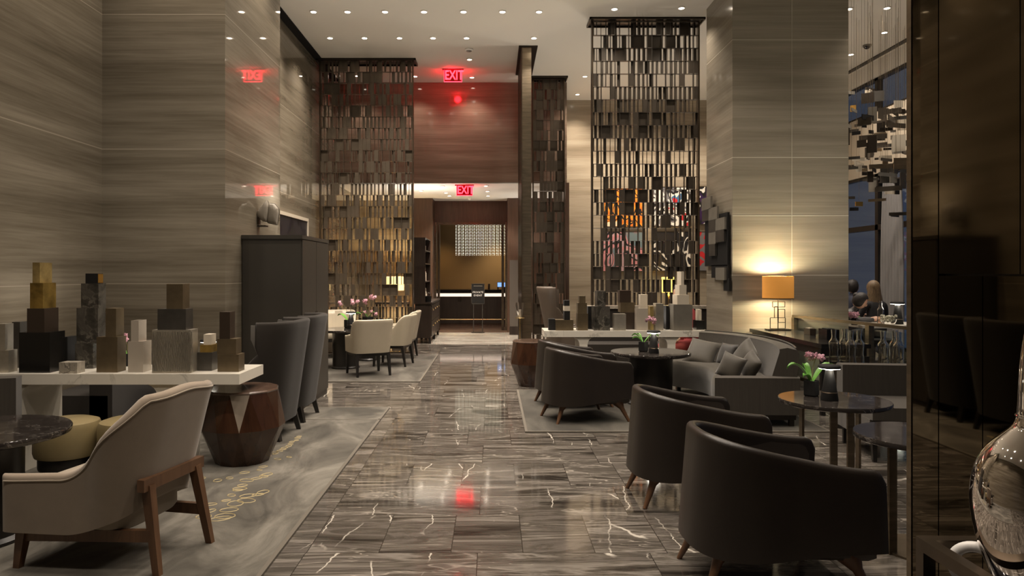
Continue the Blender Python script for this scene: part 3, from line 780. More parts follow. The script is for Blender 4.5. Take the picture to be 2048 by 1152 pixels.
for i, (x, y) in enumerate(plan[1:-1], 1):
    a, c = plan[i-1], plan[i+1]; tx, ty = c[0]-a[0], c[1]-a[1]; l = math.hypot(tx, ty); nx, ny = -ty/l, tx/l
    u = i/(len(plan)-1); o = llean(u)*(ltop(u)-.03-lbot(0)); rim.append((x+nx*o, y+ny*o, ltop(u)-.031))
B().tube(rim, .0045, 6).out('piping', M['fabric_beige_in'], t, True)
for s in (-1, 1):
    B().beam((.30,s*.265,.215), (.325,s*.28,0), .05, .055, .030, .034).out('leg', M['wood_leg'], t, bev=.004)
    B().beam((-.352,s*.185,.44), (-.43,s*.215,0), .045, .05, .030, .036).out('leg', M['wood_leg'], t, bev=.004)
    B().beam((.31,s*.265,.175), (-.385,s*.205,.20), .030, .058).out('stretcher', M['wood_leg'], t, bev=.004)
B().beam((-.352,-.24,.45), (-.352,.24,.45), .04, .06).out('rear_rail', M['wood_leg'], t, bev=.006)

# upholstered chair at the left edge, and the one behind the small round table on the right
def slipper(label, loc, rz, w, m1, m2, h=.80, name='slipper_chair'):
    t = thing(name, label, 'armchair', loc, rz)
    B().box(-.30,.33,-w,w,.16,.34).out('seat_base', M[m1], t, bev=.025)
    B().box(-.22,.36,-w+.01,w-.01,.34,.44).out('seat', M[m2], t, bev=.035)
    B().box(-.38,-.24,-w,w,.16,h).out('backrest', M[m1], t, bev=.04, seg=3)
    for x in (-.32,.28):
        for y in (-w+.05,w-.05): B().beam((x,y,.17),(x*1.05,y,0),.04,.04,.028,.028).out('leg', M['wood_black'], t)
    return t
slipper('grey upholstered chair cut by the edge of the picture, before the white marble table', (-3.50,4.52,0), math.radians(-70), .30, 'fabric_sofa', 'fabric_grey_in', .77)
slipper('brown upholstered chair behind the two small round tables', (3.36,5.80,0), math.radians(-97), .35, 'fabric_sofa', 'fabric_sofa', .70)

# dark sofa behind the left display table
t = thing('dark_sofa', 'dark charcoal sofa behind the white marble display table', 'sofa', (-3.75,6.55,0), 0)
B().box(-.2,.38,-.42,.35,.12,.42).out('seat', M['fabric_grey'], t, bev=.05)
B().box(-.2,.38,.20,.42,.30,.72).out('backrest', M['fabric_grey'], t, bev=.05)
B().box(.22,.42,-.42,.40,.12,.58).out('armrest', M['fabric_grey'], t, bev=.06)
B().box(-.18,.34,-.35,.35,0,.12).out('plinth', M['black_matte'], t)

# curved sofa on the right
t = thing('curved_sofa', 'curved grey brown sofa with cushions round the dark pedestal table', 'sofa', (2.6,7.8,0))
bo = [(.35,-1.0),(.44,-.70),(.51,-.35),(.53,0.0),(.50,.35),(.40,.68),(.24,.95),(.10,1.10)]
def crm(p, n):
    out = []
    for i in range(len(p)-1):
        p0, p1, p2, p3 = p[max(0,i-1)], p[i], p[i+1], p[min(len(p)-1,i+2)]
        for k in range(n):
            s = k/n
            out.append(tuple(.5*(2*b_+(-a+c)*s+(2*a-5*b_+4*c-d)*s*s+(-a+3*b_-3*c+d)*s**3) for a, b_, c, d in zip(p0,p1,p2,p3)))
    return out+[p[-1]]
bo = crm(bo, 6)
def offs(p, d):
    o = []
    for i, (x, y) in enumerate(p):
        a, c = p[max(0,i-1)], p[min(len(p)-1,i+1)]; tx, ty = c[0]-a[0], c[1]-a[1]; l = math.hypot(tx,ty)
        o.append((x-ty/l*d, y+tx/l*d))
    return o
inn = offs(bo, .15); inn2 = offs(bo, .23)
rings = []
for (ox,oy),(ix,iy),(jx,jy) in zip(bo, inn, inn2):
    mx, my = (ox+ix)/2, (oy+iy)/2
    rings.append([(ox-.03*(ox-ix)/.15,oy-.03*(oy-iy)/.15,.13),(ox,oy,.35),(ox+.03*(ox-ix)/.15,oy+.03*(oy-iy)/.15,.71),(ox+.01*(ox-ix)/.15,oy+.01*(oy-iy)/.15,.745),(mx,my,.765),(ix,iy,.75),(ix,iy,.72),(jx,jy,.44),(jx,jy,.13)])
B().loft(rings).out('backrest', M['fabric_sofa'], t, True, ang=50)
rp = [tuple(.5*(a+b_) for a, b_ in zip(p, q)) for p, q in zip(bo, inn)]
B().tube([(x,y,.765) for x, y in bo], .008, 6).out('back_piping', M['fabric_seat'], t, True)
front = crm([(-.42,-.98),(-.40,-.75),(-.27,-.45),(-.20,-.10),(-.20,.15),(-.30,.45),(-.48,.75),(-.42,1.02),(-.12,1.16)], 5)
loop = [p for p in inn2[2:]][::-1]
def seatring(k, z, pts): 
    cx, cy = .08, .1
    return [(cx+(x-cx)*k, cy+(y-cy)*k, z) for x, y in pts]
base = front + [inn2[-1]] + inn2[::-1][1:] 
B().loft([seatring(.97,.13,base), seatring(.98,.28,base), seatring(1,.30,base), seatring(1.0,.39,base), seatring(.975,.42,base), seatring(.90,.437,base), seatring(.5,.445,base)]).out('seat', M['fabric_seat'], t, True, ang=45)
arm = [(-.46,-1.06),(.35,-1.09),(.41,-.93),(-.38,-.90)]
B().poly(arm, .13, .485).out('armrest', M['fabric_sofa'], t, bev=.035, seg=3)
B().box(-.38,.34,-1.02,-.96,.07,.13).out('base_rail', M['wood_dark'], t)
for x, y in ((.30,-1.0),(-.34,-.98),(.42,.4),(-.30,.85),(-.15,0)): B().box(x-.022,x+.022,y-.022,y+.022,0,.14).out('leg', M['wood_dark'], t)
def cushion(label, loc, rot, w, m, th=.075, name='throw_cushion'):
    b = B(); n = 12; rings = []
    f = lambda u: (1-abs(u)**2.6)
    top = [[None]*(n+1) for _ in range(n+1)]; bt = [[None]*(n+1) for _ in range(n+1)]
    for i in range(n+1):
        for j in range(n+1):
            u, v = 2*i/n-1, 2*j/n-1
            pin = 1-.075*(f(u)*1.0 if abs(v) > .99 else 0) 
            x = w*u*(1-.07*(1-u*u)*0-.07*f(v)*abs(u)**4*0+.0)*(1-.06*(1-v*v)*abs(u)**3); y = w*v*(1-.06*(1-u*u)*abs(v)**3)
            h = th*(max(0,f(u)*f(v)))**.55
            top[i][j] = b.bm.verts.new((x,y,h)); bt[i][j] = top[i][j] if i in (0,n) or j in (0,n) else b.bm.verts.new((x,y,-h))
    for i in range(n):
        for j in range(n):
            b.face([top[i][j],top[i+1][j],top[i+1][j+1],top[i][j+1]]); b.face([bt[i][j+1],bt[i+1][j+1],bt[i+1][j],bt[i][j]])
    o = b.out(name, M[m], None, True, ang=80); o.location = loc; o.rotation_euler = rot
    return tag(o, label, 'cushion', 'velvet cushions on the curved sofa')
R = math.radians
cushion('light grey velvet cushion lying back at the far end of the curved sofa', (2.50,8.36,.545), (R(48),R(8),R(-38)), .185, 'velvet_cushion', .065)
cushion('small dark cushion beside the light one at the far end of the curved sofa', (2.72,8.12,.555), (R(66),0,R(-66)), .13, 'velvet_dark', .05)
cushion('big grey velvet cushion leaning on the sofa back, corner pointing up', (2.745,7.62,.585), (R(64),R(30),R(-92)), .17, 'velvet_cushion')
cushion('grey velvet cushion next to the sofa arm, nearer the seat edge', (2.42,7.10,.545), (R(70),R(16),R(-48)), .13, 'velvet_cushion', .065)
cushion('grey velvet cushion wedged between sofa arm and sofa back', (2.62,7.12,.55), (R(68),R(26),R(-88)), .135, 'velvet_cushion', .065)

# ---------------------------------------------------------------- tables
def pedestal_table(label, loc, r, h=.60, rp=.27, legs=None):
    t = thing('pedestal_table', label, 'table', loc, 0, 'round dark marble tables')
    B().lathe([(r-.02,h-.04),(r-.004,h-.034),(r,h-.022),(r,h-.008),(r-.006,h),(.001,h)], 72).out('table_top', M['table_top'], t, True, ang=40)
    B().lathe([(rp*1.0,0),(rp,.03),(rp*.9,.05),(rp*.92,h-.06),(rp*1.02,h-.041)], 48).out('pedestal', M['wood_black'], t, True, ang=40)
    return t
pedestal_table('round dark marble pedestal table between tub chairs and curved sofa', (1.80,7.98,0), .45, .60, .27)
pedestal_table('round dark marble pedestal table cut off beside the beige lounge chair', (-2.85,3.90,0), .44, .62, .225)
pedestal_table('round dark marble pedestal table between wing chairs and stone pillar', (-2.88,6.66,0), .31, .62, .17)
pedestal_table('round dark dining table with a lit lamp among the cream chairs', (-2.30,10.95,0), .42, .62, .22)
pedestal_table('round dark dining table with an orchid near the wide lattice screen', (-2.13,11.92,0), .31, .62, .17)
def strut_table(label, loc, r, h, rz, spots):
    t = thing('strut_table', label, 'table', loc, rz, 'small round tables on bronze struts')
    B().lathe([(r-.015,h-.032),(r,h-.026),(r,h-.006),(r-.004,h),(.001,h)], 72).out('table_top', M['table_top'], t, True, ang=40)
    for x, y, a in spots:
        b = B(); b.box(x-.024,x+.024,y-.008,y+.008,0,h-.033,a)
        b.out('strut', M['bronze_mid'], t)
    B().lathe([(.001,0),(r*.62,0),(r*.62,.012),(.001,.014)], 48).out('base_plate', M['bronze_mid'], t, True, ang=40)
    return t
strut_table('small round marble table with lamp and orchid beyond the nearest tub chairs', (2.36,4.84,0), .36, .625, 0, ((-.05,-.10,0),(.075,-.08,0),(-.20,.05,PI/2),(.20,.06,PI/2)))
strut_table('small round marble table partly hidden by the dark mirror pillar', (2.32,3.78,0), .335, .625, 0, ((-.19,-.05,.2),(-.115,-.14,.1),(-.02,-.19,0),(.15,.1,1)))

def drum_table(label, loc, rz, r0, r1, r2, h, pale):
    """Faceted walnut drum: triangles between three rings of corners."""
    t = thing('drum_table', label, 'side table', loc, rz, 'faceted walnut drum tables')
    n = 12
    def ring(r, z, o): return [(r*math.cos(2*PI*(i+o)/n), r*math.sin(2*PI*(i+o)/n), z) for i in range(n)]
    A, Bq, C = ring(r0,0,0), ring(r1,h*.50,.5), ring(r2,h-.02,0)
    b = B(); q = B()
    va, vb, vc = ([b.bm.verts.new(p) for p in x] for x in (A,Bq,C))
    for i in range(n):
        j = (i+1) % n
        b.face([va[i],va[j],vb[i]]); b.face([va[j],vb[j],vb[i]]); b.face([vb[i],vb[j],vc[j]])
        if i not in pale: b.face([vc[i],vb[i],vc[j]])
    b.face(va[::-1]); b.out('drum', M['wood_stool'], t)
    for i in range(n):                              # chosen facets in a paler tone
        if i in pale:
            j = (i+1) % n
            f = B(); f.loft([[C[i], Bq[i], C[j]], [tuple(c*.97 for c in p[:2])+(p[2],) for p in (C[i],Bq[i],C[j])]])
            f.out('pale_facet', M['wood_stool_pale'], t)
    B().loft([ring(r2,h-.021,0), ring(r2+.004,h-.012,0), ring(r2-.004,h,0)]).out('drum_top', M['wood_stool_top'], t)
    return t
drum_table('faceted walnut drum table with a few pale facets beside the beige chair', (-1.98,5.55,0), R(0), .20, .325, .275, .59, (9, 6))
drum_table('faceted walnut drum table at the aisle beyond the leather tub chairs', (.52,9.30,0), R(4), .17, .29, .25, .60, ())

def display_table(label, loc, x0, x1, d, legs):
    """White marble slab table: thick top whose underside flares into slab legs."""
    t = thing('display_table', label, 'display table', loc, 0, 'white marble display tables')
    B().box(x0, x1, 0, d, .672, .75).out('table_top', M['white_marble'], t, bev=.006)
    for x in legs:
        prof = [(-.052,0),(.052,0),(.052,.57)] + [(.052+.10*(1-math.cos(a)), .57+.102*math.sin(a)) for a in [PI/2*k/6 for k in range(1,7)]]
        left = [(-p, z) for p, z in prof[::-1] if p > 0][:-1]
        prof = prof + left
        prof = [p for i, p in enumerate(prof) if i == 0 or p != prof[i-1]]
        b = B(); b.loft([[(x+p,.02,z) for p, z in prof], [(x+p,d-.02,z) for p, z in prof]])
        b.out('slab_leg', M['white_marble'], t, True, ang=30)
    return t
display_table('long white marble display table beside the stone wall, stacked with boxes', (0,5.17,0), -3.95, -1.87, .54, (-3.55,-2.43))
display_table('long white marble display table behind the pedestal table, stacked with boxes', (0,8.98,0), .665, 2.80, .50, (1.17,2.30))

def ottoman(label, loc):
    t = thing('ottoman', label, 'ottoman', loc, 0, 'olive leather ottomans')
    B().lathe([(.17,.24),(.20,.25),(.208,.28),(.208,.44),(.195,.475),(.15,.49),(.001,.495)], 40).out('seat', M['leather_gold'], t, True, ang=40)
    B().lathe([(.001,.16),(.175,.16),(.18,.175),(.18,.24),(.001,.24)], 40).out('base_ring', M['wood_black'], t, True, ang=40)
    for k in range(4):
        a = PI/4+k*PI/2; B().beam((.13*math.cos(a),.13*math.sin(a),.17),(.15*math.cos(a),.15*math.sin(a),0),.05,.05,.034,.034).out('leg', M['wood_black'], t)
    return t
o0 = ottoman('round olive leather ottoman beside the dark round table', (-2.93,4.83,0))
copy_tree(o0, (-2.51,4.86,0), 0, 'round olive leather ottoman behind the beige chair arm')

# ---------------------------------------------------------------- cabinets
t = thing('tall_cabinet', 'tall dark taupe cabinet against the stone pillar behind the wing chairs', 'cabinet', (-2.385,8.18,0))
B().box(-.325,.31,-.60,.60,.0,1.865).out('carcass', M['cabinet'], t, bev=.004)
B().box(-.33,.33,-.615,.615,1.865,1.905).out('cabinet_top', M['cabinet'], t, bev=.004)
for y0, y1 in ((-.59,-.006),(.006,.59)):
    d = B().box(.31,.327,y0,y1,.06,1.855).out('door', M['cabinet'], t, bev=.003)
    B().box(.327,.333,(y1-.03 if y0 < 0 else y0+.01),(y1-.01 if y0 < 0 else y0+.03),.85,1.05).out('handle', M['bronze_dark'], d)

t = thing('sideboard', 'dark wood sideboard with brass knobs at the corridor entrance', 'sideboard', (-1.46,15.8,0))
B().box(-.17,.165,-1.1,1.1,.12,.84).out('carcass', M['wood_dark'], t, bev=.004)
B().box(-.19,.19,-1.13,1.13,.84,.875).out('worktop', M['wood_dark'], t, bev=.004)
for i in range(4):
    y = -1.06+i*.53
    for z0, z1 in ((.16,.47),(.49,.81)):
        d = B().box(.165,.18,y,y+.51,z0,z1).out('drawer', M['wood_dark'], t, bev=.003)
        B().sphere((.19,y+.25,(z0+z1)/2+.06),.016,10).out('knob', M['brass'], d, True)
for x in (-.14,.14):
    for y in (-1.06,0,1.06): B().box(x-.025,x+.025,y-.025,y+.025,0,.12).out('leg', M['wood_black'], t)
t = thing('shelf_hutch', 'dark wood open hutch with bottles standing on the sideboard', 'hutch', (-1.53,15.3,.875))
B().box(-.12,-.10,-.6,.6,.0,1.36).out('back_panel', M['wood_dark'], t)
for y in (-.6,.58): B().box(-.10,.12,y,y+.02,0,1.36).out('side_panel', M['wood_dark'], t)
for z in (.0,.42,.80,1.08,1.34): B().box(-.10,.12,-.58,.58,z,z+.02).out('shelf', M['wood_dark'], t)
# ---------------------------------------------------------------- decorative boxes on the two display tables
def shelf_box(px0, px1, py0, py1, Y, d, m, label, left=True, name='decorative_box', z0=None, tex=None, rz=0.0):
    """A box whose front stands at depth Y; px0..px1 is what shows of it with its side."""
    if px1 < VX: X0, X1 = wx(px0, Y), wx(px1, Y+d)
    else: X0, X1 = wx(px0, Y+d), wx(px1, Y)
    zt, zb = wz(py0, Y), wz(py1, Y) if z0 is None else z0
    if X1-X0 < .02: X1 = X0+.02
    w, h = (X1-X0)/2, zt-zb
    b = B()
    b.box(-w, w, -d/2, d/2, 0, h)
    o = b.out(name, M[m], bev=min(.004, w*.1))
    o.location = ((X0+X1)/2, Y+d/2, zb); o.rotation_euler.z = rz
    tag(o, label, 'decorative box', 'decorative boxes on the near table' if left else 'decorative boxes on the far table')
    return o, zt, w
T = .7502
def stack(Y, d, rows, left=True):
    """rows from the table top upwards: (px0, px1, py_top, material, label[, name])"""
    z = T; last = None
    for i, row in enumerate(rows):
        px0, px1, py, m, lab = row[:5]; dd = d*(.92**i)*(.62 if left and d > .13 else 1)
        o, z, w = shelf_box(px0, px1, py, 0, Y+(d*(.62 if left and d > .13 else 1)-dd)/2, dd, m, lab, left, z0=z)
        last = o
    return last
# wall-side table, from the picture edge towards the aisle
stack(5.24, .16, [(-14,35,701,'silver_box','lowest silver box at the picture edge end of the near white table'),
                  (-10,27,648,'silver_box','upright silver box standing on the lowest silver box')])
stack(5.50, .12, [(24,60,644,'bronze_box2','dark bronze box half hidden behind the big black box')])
stack(5.23, .30, [(38,130,665,'black_lacquer','big black lacquer box under the gold topped tower'),
                  (54,117,617,'brown_box','dark brown box resting on the big black box'),
                  (60,112,566,'gold_leaf','aged gold leaf box third up in the gold topped tower'),
                  (65,104,525,'gold_pale','pale gold box at the very top of its tower')])
stack(5.50, .12, [(126,153,674,'black_matte','low black box between the gold topped tower and the cloudy marble tower')])
stack(5.19, .10, [(118,170,725,'grey_marble','small flat grey marble box at the front edge of the near table')])
stack(5.46, .20, [(150,204,687,'dark_marble','lowest cloudy dark marble block of the marble tower'),
                  (153,212,616,'dark_marble','middle cloudy dark marble block of the marble tower'),
                  (162,212,567,'dark_marble','upper cloudy dark marble block carrying a small black cube')])
o, zz, w = shelf_box(171, 206, 547, 0, 5.475, .075, 'black_matte', 'small black cube with one gold side on the marble tower', z0=wz(567, 5.4762))
o.location.z = wz(567, 5.476)
B().box(w-.001, w+.003, -.034, .034, .004, zz-o.location.z-.004).out('gold_side', M['gold_bright'], o)
stack(5.25, .20, [(193,252,674,'bronze_box','olive bronze box under a tall narrow bronze block'),
                  (211,248,617,'bronze_box','tall narrow bronze block on the olive bronze box')])
o = stack(5.26, .13, [(256,303,683,'acrylic','frosted acrylic block with a taupe core, lower of the pair'),
                      (262,293,641,'acrylic','frosted acrylic block standing on another acrylic block')])
stack(5.22, .22, [(304,396,660,'silver_box','big box with wavy carved silver face'),
                  (315,386,618,'bronze_box2','smoky grey box resting on the wavy silver box'),
                  (333,379,568,'bronze_box','olive bronze cube on top of the wavy silver box stack')])
b = B(); rng = random.Random(2); Yf = 5.2175        # carved ripples on the front of the big silver box
for i in range(30):
    x = wx(306,Yf)+(wx(384,Yf)-wx(306,Yf))*i/29
    b.tube([(x+rng.uniform(-.004,.004), 0, T+.01+(wz(660,Yf)-T-.02)*k/14) for k in range(15)], .0042, 5)
ripple = b.out('carved_ripples', M['silver_box'], None, True)
big = [o for o in COL.objects if o.get('label') == 'big box with wavy carved silver face'][0]
ripple.parent = big; ripple.location = (-big.location.x, Yf+.0005-big.location.y, -big.location.z)
stack(5.34, .12, [(391,436,705,'bronze_box2','low dark bronze box under the small gold and cream pair'),
                  (400,434,690,'gold_leaf','thin gold slab on the low dark bronze box'),
                  (407,432,669,'cream_box','small pale cube on the thin gold slab')])
stack(5.28, .20, [(435,489,709,'bronze_box','low bronze box at the aisle end of the near table'),
                  (434,483,678,'bronze_box','bronze box on the low box at the aisle end'),
                  (439,470,624,'brown_box','tall dark upright block at the top of the aisle end stack')])
# far table
S = lambda Y, d, rows: stack(Y, d, rows, False)
S(9.08, .12, [(1096,1110,638,'black_matte','small black block at the drum table end of the far table')])
S(9.03, .20, [(1109,1147,640,'bronze_box','low bronze box carrying black and cream cubes'),
              (1126,1140,622,'black_matte','lowest black cube on the low bronze box'),
              (1126,1140,612,'cream_box','cream cube between two black cubes'),
              (1126,1139,601,'black_matte','black cube topping the cream cube')])
S(9.05, .16, [(1152,1176,627,'bronze_box','lowest box of the slim three step bronze tower'),
              (1153,1174,606,'bronze_box','middle box of the slim three step bronze tower'),
              (1156,1171,592,'bronze_box','top cube of the slim three step bronze tower')])
S(9.27, .10, [(1174,1184,613,'black_matte','tall black slab behind the three step bronze tower')])
S(9.04, .22, [(1183,1220,613,'dark_marble','lower cloudy dark marble block on the far table'),
              (1190,1211,582,'dark_marble','upper cloudy dark marble block on the far table')])
S(9.02, .13, [(1225,1252,628,'silver_box','pale silver box at the front between marble block and brown tower')])
S(9.22, .20, [(1240,1271,625,'brown_box','lowest box of the brown tower behind the pale silver box'),
              (1236,1270,605,'bronze_box','bronze middle box of the brown tower'),
              (1235,1262,581,'brown_box','dark top box of the brown tower'),])
S(9.05, .14, [(1269,1296,617,'acrylic','frosted acrylic block behind the orchid on the pedestal table')])
S(9.26, .12, [(1277,1295,589,'cream_box','tall cream box behind the frosted acrylic block')])
S(9.12, .12, [(1296,1307,613,'gold_pale','slim gold block beside the tall silver box')])
S(9.06, .16, [(1306,1327,607,'silver_box','tall silver box beside the slim gold block')])
S(9.22, .14, [(1327,1338,612,'black_matte','dark slab between the tall silver box and the smoky tower')])
S(9.03, .26, [(1337,1385,609,'grey_box','big smoky grey block at the base of the tallest far tower'),
              (1345,1378,590,'cream_box','second block of the tallest far tower'),
              (1350,1373,570,'cream_box','third block of the tallest far tower'),
              (1354,1368,543,'cream_box','slim top block of the tallest far tower')])
S(9.16, .16, [(1386,1409,641,'black_lacquer','flat black box at the big pillar end of the far table'),
              (1391,1403,619,'cream_box','small cream block on the flat black box')])

# ---------------------------------------------------------------- cordless lamps and orchids
def cone_lamp(label, loc, s=1.0):
    t = thing('cordless_lamp', label, 'table lamp', loc, 0, 'cordless table lamps', s)
    B().lathe([(.001,0),(.058,0),(.060,.008),(.050,.07),(.035,.16),(.026,.215),(.001,.216)], 32).out('lamp_base', M['black_matte'], t, True, ang=40)
    B().lathe([(.0525,.052),(.0545,.056),(.0515,.062)], 32, caps=False).out('base_ring', M['bronze'], t, True)
    B().lathe([(.001,.254),(.066,.252),(.074,.245),(.076,.234),(.072,.228),(.001,.23)], 36).out('lamp_head', M['black_matte'], t, True, ang=40)
    B().lathe([(.022,.216),(.022,.229),(.070,.229),(.070,.2255),(.028,.2255),(.026,.216)], 36, caps=False).out('light_ring', M['lamp_white'], t, True)
    point(0,0,.175,.45*s,(1,.93,.8),.02,t,'lamp_bulb').location = (0,-.05,.21)
    return t
cone_lamp('black cone lamp lit under its disc on the pedestal table by the curved sofa', (1.80,7.82,.60))
cone_lamp('black cone lamp lit under its disc on the small round table with the pink orchid', (2.31,4.80,.625), .96)
cone_lamp('black cone lamp lit under its disc on the dining table among cream chairs', (-2.22,10.98,.62), 1.05)
cone_lamp('black cone lamp lit under its disc behind the boxes by the stone pillar', (-2.67,6.58,.62))
def orchid(label, loc, rz, leaves, stems, fl='petal', s=1.0, pot=.055):
    t = thing('potted_orchid', label, 'orchid', loc, rz, 'orchids in black pots', s)
    B().lathe([(.001,.0),(pot*.85,0),(pot,.01),(pot,.11),(pot*.9,.112),(pot*.86,.098),(.001,.095)], 4 if pot > .05 else 20).out('pot', M['black_matte'], t)
    rnd = random.Random(len(label))
    for a, l, up, w in leaves:
        b = B(); rows = []
        for k in range(9):
            f = k/8; r = .01+l*f; z = .10+up*math.sin(f*PI*.62)*1.15-.35*up*f*f
            ww = w*math.sin(PI*min(1,.12+f*.88))**.7
            c, s_ = math.cos(a), math.sin(a)
            rows.append([(c*r-s_*ww*q, s_*r+c*ww*q, z+abs(q)*.012) for q in (-1,-.5,0,.5,1)]+[(c*r-s_*ww*q, s_*r+c*ww*q, z+abs(q)*.012-.004) for q in (1,.5,0,-.5,-1)])
        b.loft(rows).out('leaf', M['leaf'], t, True, ang=60)
    for pts, blooms in stems:
        B().tube(pts, .003, 6).out('stem', M['stem'], t, True)
        for bx, by, bz, br in blooms:
            b = B(); tl = Matrix.Rotation(rnd.uniform(-.7,.7),4,'Z') @ Matrix.Rotation(rnd.uniform(-.5,.5),4,'X')
            for k in range(5):
                a = 2*PI*k/5+rnd.random()*.4
                mt = Matrix.Translation((bx,by,bz)) @ tl @ Matrix.Rotation(a,4,'Y') @ Matrix.Translation((br*.62,0,0)) @ Matrix.Rotation(.35,4,'Z') @ Matrix.Diagonal((br*.6,br*.10,br*.42,1))
                bmesh.ops.create_uvsphere(b.bm, u_segments=10, v_segments=6, radius=1, matrix=mt)
            b.sphere((bx,by-.012,bz), br*.22, 6)
            b.out('flower', M[fl], t, True)
    return t
def fls(n, x, z, sx, sz, r, seed):
    rr = random.Random(seed); return [(x+rr.uniform(-sx,sx), rr.uniform(-.03,.03), z+rr.uniform(-sz,sz), r*rr.uniform(.85,1.2)) for _ in range(n)]
orchid('pink orchid with broad leaves behind the lamp on the small round table', (2.26,4.96,.625), 0, ((PI*.98,.16,.13,.036),(PI*.55,.10,.12,.022),(.1,.17,.13,.032),(PI*1.2,.10,.06,.02)), [([(0,0,.1),(.01,.0,.2),(.02,-.02,.27)], fls(8,.025,.278,.055,.016,.024,1))], s=1.0)
orchid('pink orchid with a tall stem beside the lamp on the pedestal table', (1.72,7.98,.60), 0, ((PI*.9,.12,.10,.014),(PI*1.1,.13,.07,.012),(.1,.17,.10,.012),(PI*.7,.09,.10,.012)), [([(.05,0,.1),(.075,0,.22),(.08,0,.34)], fls(6,.08,.36,.05,.035,.026,2))])
orchid('pink orchid behind the lamp on the dining table among cream chairs', (-2.30,11.14,.62), 0, ((PI*.95,.14,.09,.05),(.1,.17,.11,.055),(.5,.13,.1,.05)), [([(0,0,.1),(-.02,0,.25),(-.07,0,.33)], fls(3,-.10,.335,.03,.02,.024,3)), ([(0,0,.1),(.04,0,.25),(.09,0,.34)], fls(5,.10,.355,.05,.02,.026,4))], s=1.15)
orchid('pink orchid behind the frosted acrylic pair on the near white table', (-2.93,5.62,.7505), 0, ((PI,.10,.08,.03),(.2,.10,.08,.03)), [([(0,0,.1),(-.0,0,.18),(-.03,0,.25)], fls(4,-.04,.255,.025,.02,.022,5))], s=.9)
orchid('orchid with white and dusky blooms in a black pot before the wide lattice screen', (-2.12,11.92,.62), 0, ((PI,.10,.08,.03),(.2,.10,.08,.03)), [([(0,0,.1),(-.02,0,.22),(-.06,0,.33)], fls(4,-.06,.33,.04,.025,.026,5)), ([(0,0,.1),(.04,0,.3),(.07,0,.42)], fls(5,.08,.40,.045,.03,.026,6)), ([(0,0,.1),(.0,0,.15),(.0,0,.2)], [(-.05,0,.17,.03),(.05,0,.18,.03),(.12,0,.15,.028)])], pot=.085, s=1.15)

# ---------------------------------------------------------------- exit signs
def exit_sign(label, loc, w, h, P=1.0):
    t = thing('exit_sign', label, 'exit sign', loc, 0, 'red ceiling exit signs')
    B().box(-w*.60,w*.60,-.03,.03,-.018,-.001).out('housing', M['exit_glass'], t, bev=.003)
    B().box(-w/2,w/2,.004,.010,-h,-.018).out('sign_plate', M['exit_glass'], t)
    b = B(); b.box(-w/2,w/2,-.002,.012,-h-.008,-h+.004); b.box(-w/2-.004,-w/2+.004,-.002,.012,-h,-.018); b.box(w/2-.004,w/2+.004,-.002,.012,-h,-.018)
    b.out('lit_border', M['exit_edge'], t)
    text('lettering', 'EXIT', h*1.05, M['exit_red'], t, (w*.06,-.002,-h*.52), sx=.62*w/h*.79, ext=.003, bold=.004)
    b = B()                                        # chevron pointing sideways, and the upright end bar
    b.beam((-w*.35,-.002,-h*.40),(-w*.43,-.002,-h*.54),.014,.004); b.beam((-w*.43,-.002,-h*.54),(-w*.35,-.002,-h*.68),.014,.004)
    b.box(w*.42,w*.46,-.004,0,-h*.86,-h*.16)
    b.out('arrow', M['exit_red'], t)
    spot(0,.02,-.12,30*P,(1,.02,.05),150,1,.05,False,None,t,'sign_glow')
    point(0,.06,-.13,22*P,(1,.012,.02),.07,t,'sign_glow').location = (.0,.06,-.13)
    return t
Y1 = yat(138, H); exit_sign('red EXIT sign hanging from the high ceiling', (wx(906,Y1),Y1,H), .345, .245)
Y2 = yat(369.5, 3.36); exit_sign('red EXIT sign hanging from the low corridor ceiling', (wx(929,Y2),Y2,3.36), .335, .225, .35)
# private event stand
t = thing('sign_stand', 'black notice board on two thin legs reading PRIVATE EVENT', 'sign', (wx(956,17.5),17.5,0))
B().box(-.155,.155,-.012,.0,.72,1.215).out('board', M['black_matte'], t)
b = B()
for a in ((-.165,.165,1.205,1.222),(-.165,.165,.712,.728),(-.165,-.152,.712,1.222),(.152,.165,.712,1.222)): b.box(a[0],a[1],-.018,.006,a[2],a[3])
b.out('board_frame', M['bronze_box2'], t)
text('lettering', 'PRIVATE', .066, M['white'], t, (0,-.014,1.005), ext=.001, space=1.12)
text('lettering', 'EVENT', .066, M['white'], t, (0,-.014,.925), ext=.001, space=1.12)
B().box(-.11,.11,-.0135,-.012,1.155,1.172).out('heading_line', M['grey_box'], t)
for x in (-.11,.11): B().box(x-.008,x+.008,-.010,.006,0,.72).out('leg', M['bronze_box2'], t)
B().box(-.16,.16,-.14,.14,0,.012).out('foot_plate', M['bronze_dark'], t)

# ---------------------------------------------------------------- bar and its chandelier
t = thing('bar_counter', 'long dark bar counter with glowing edge beyond the corridor', 'bar counter', (-.5,19.6,0))
B().box(-2.2,2.4,-.25,.35,.0,.84).out('counter_front', M['wood_dark'], t)
B().box(-2.3,2.5,-.36,.42,.985,1.03).out('bar_top', M['black_lacquer'], t, bev=.004)
B().box(-2.3,2.5,-.32,.35,.84,.925).out('lit_fascia', M['bar_strip'], t)
B().box(-2.3,2.5,-.30,.35,.925,.985).out('shadow_gap', M['black_matte'], t)
B().tube([(-2.3,-.40,.21),(2.4,-.40,.21)], .018, 10).out('foot_rail', M['brass'], t, True)
for x in (-1.6,-.4,.8,2.0):
    B().beam((x,-.25,.21),(x,-.40,.21),.02).out('rail_bracket', M['brass'], t)
    B().box(x-.05,x+.05,-.30,-.25,.74,.84).out('corbel', M['bronze_dark'], t, bev=.006)
B().box(-2.2,2.4,-.30,-.25,.0,.10).out('kick_board', M['wood_panel'], t)

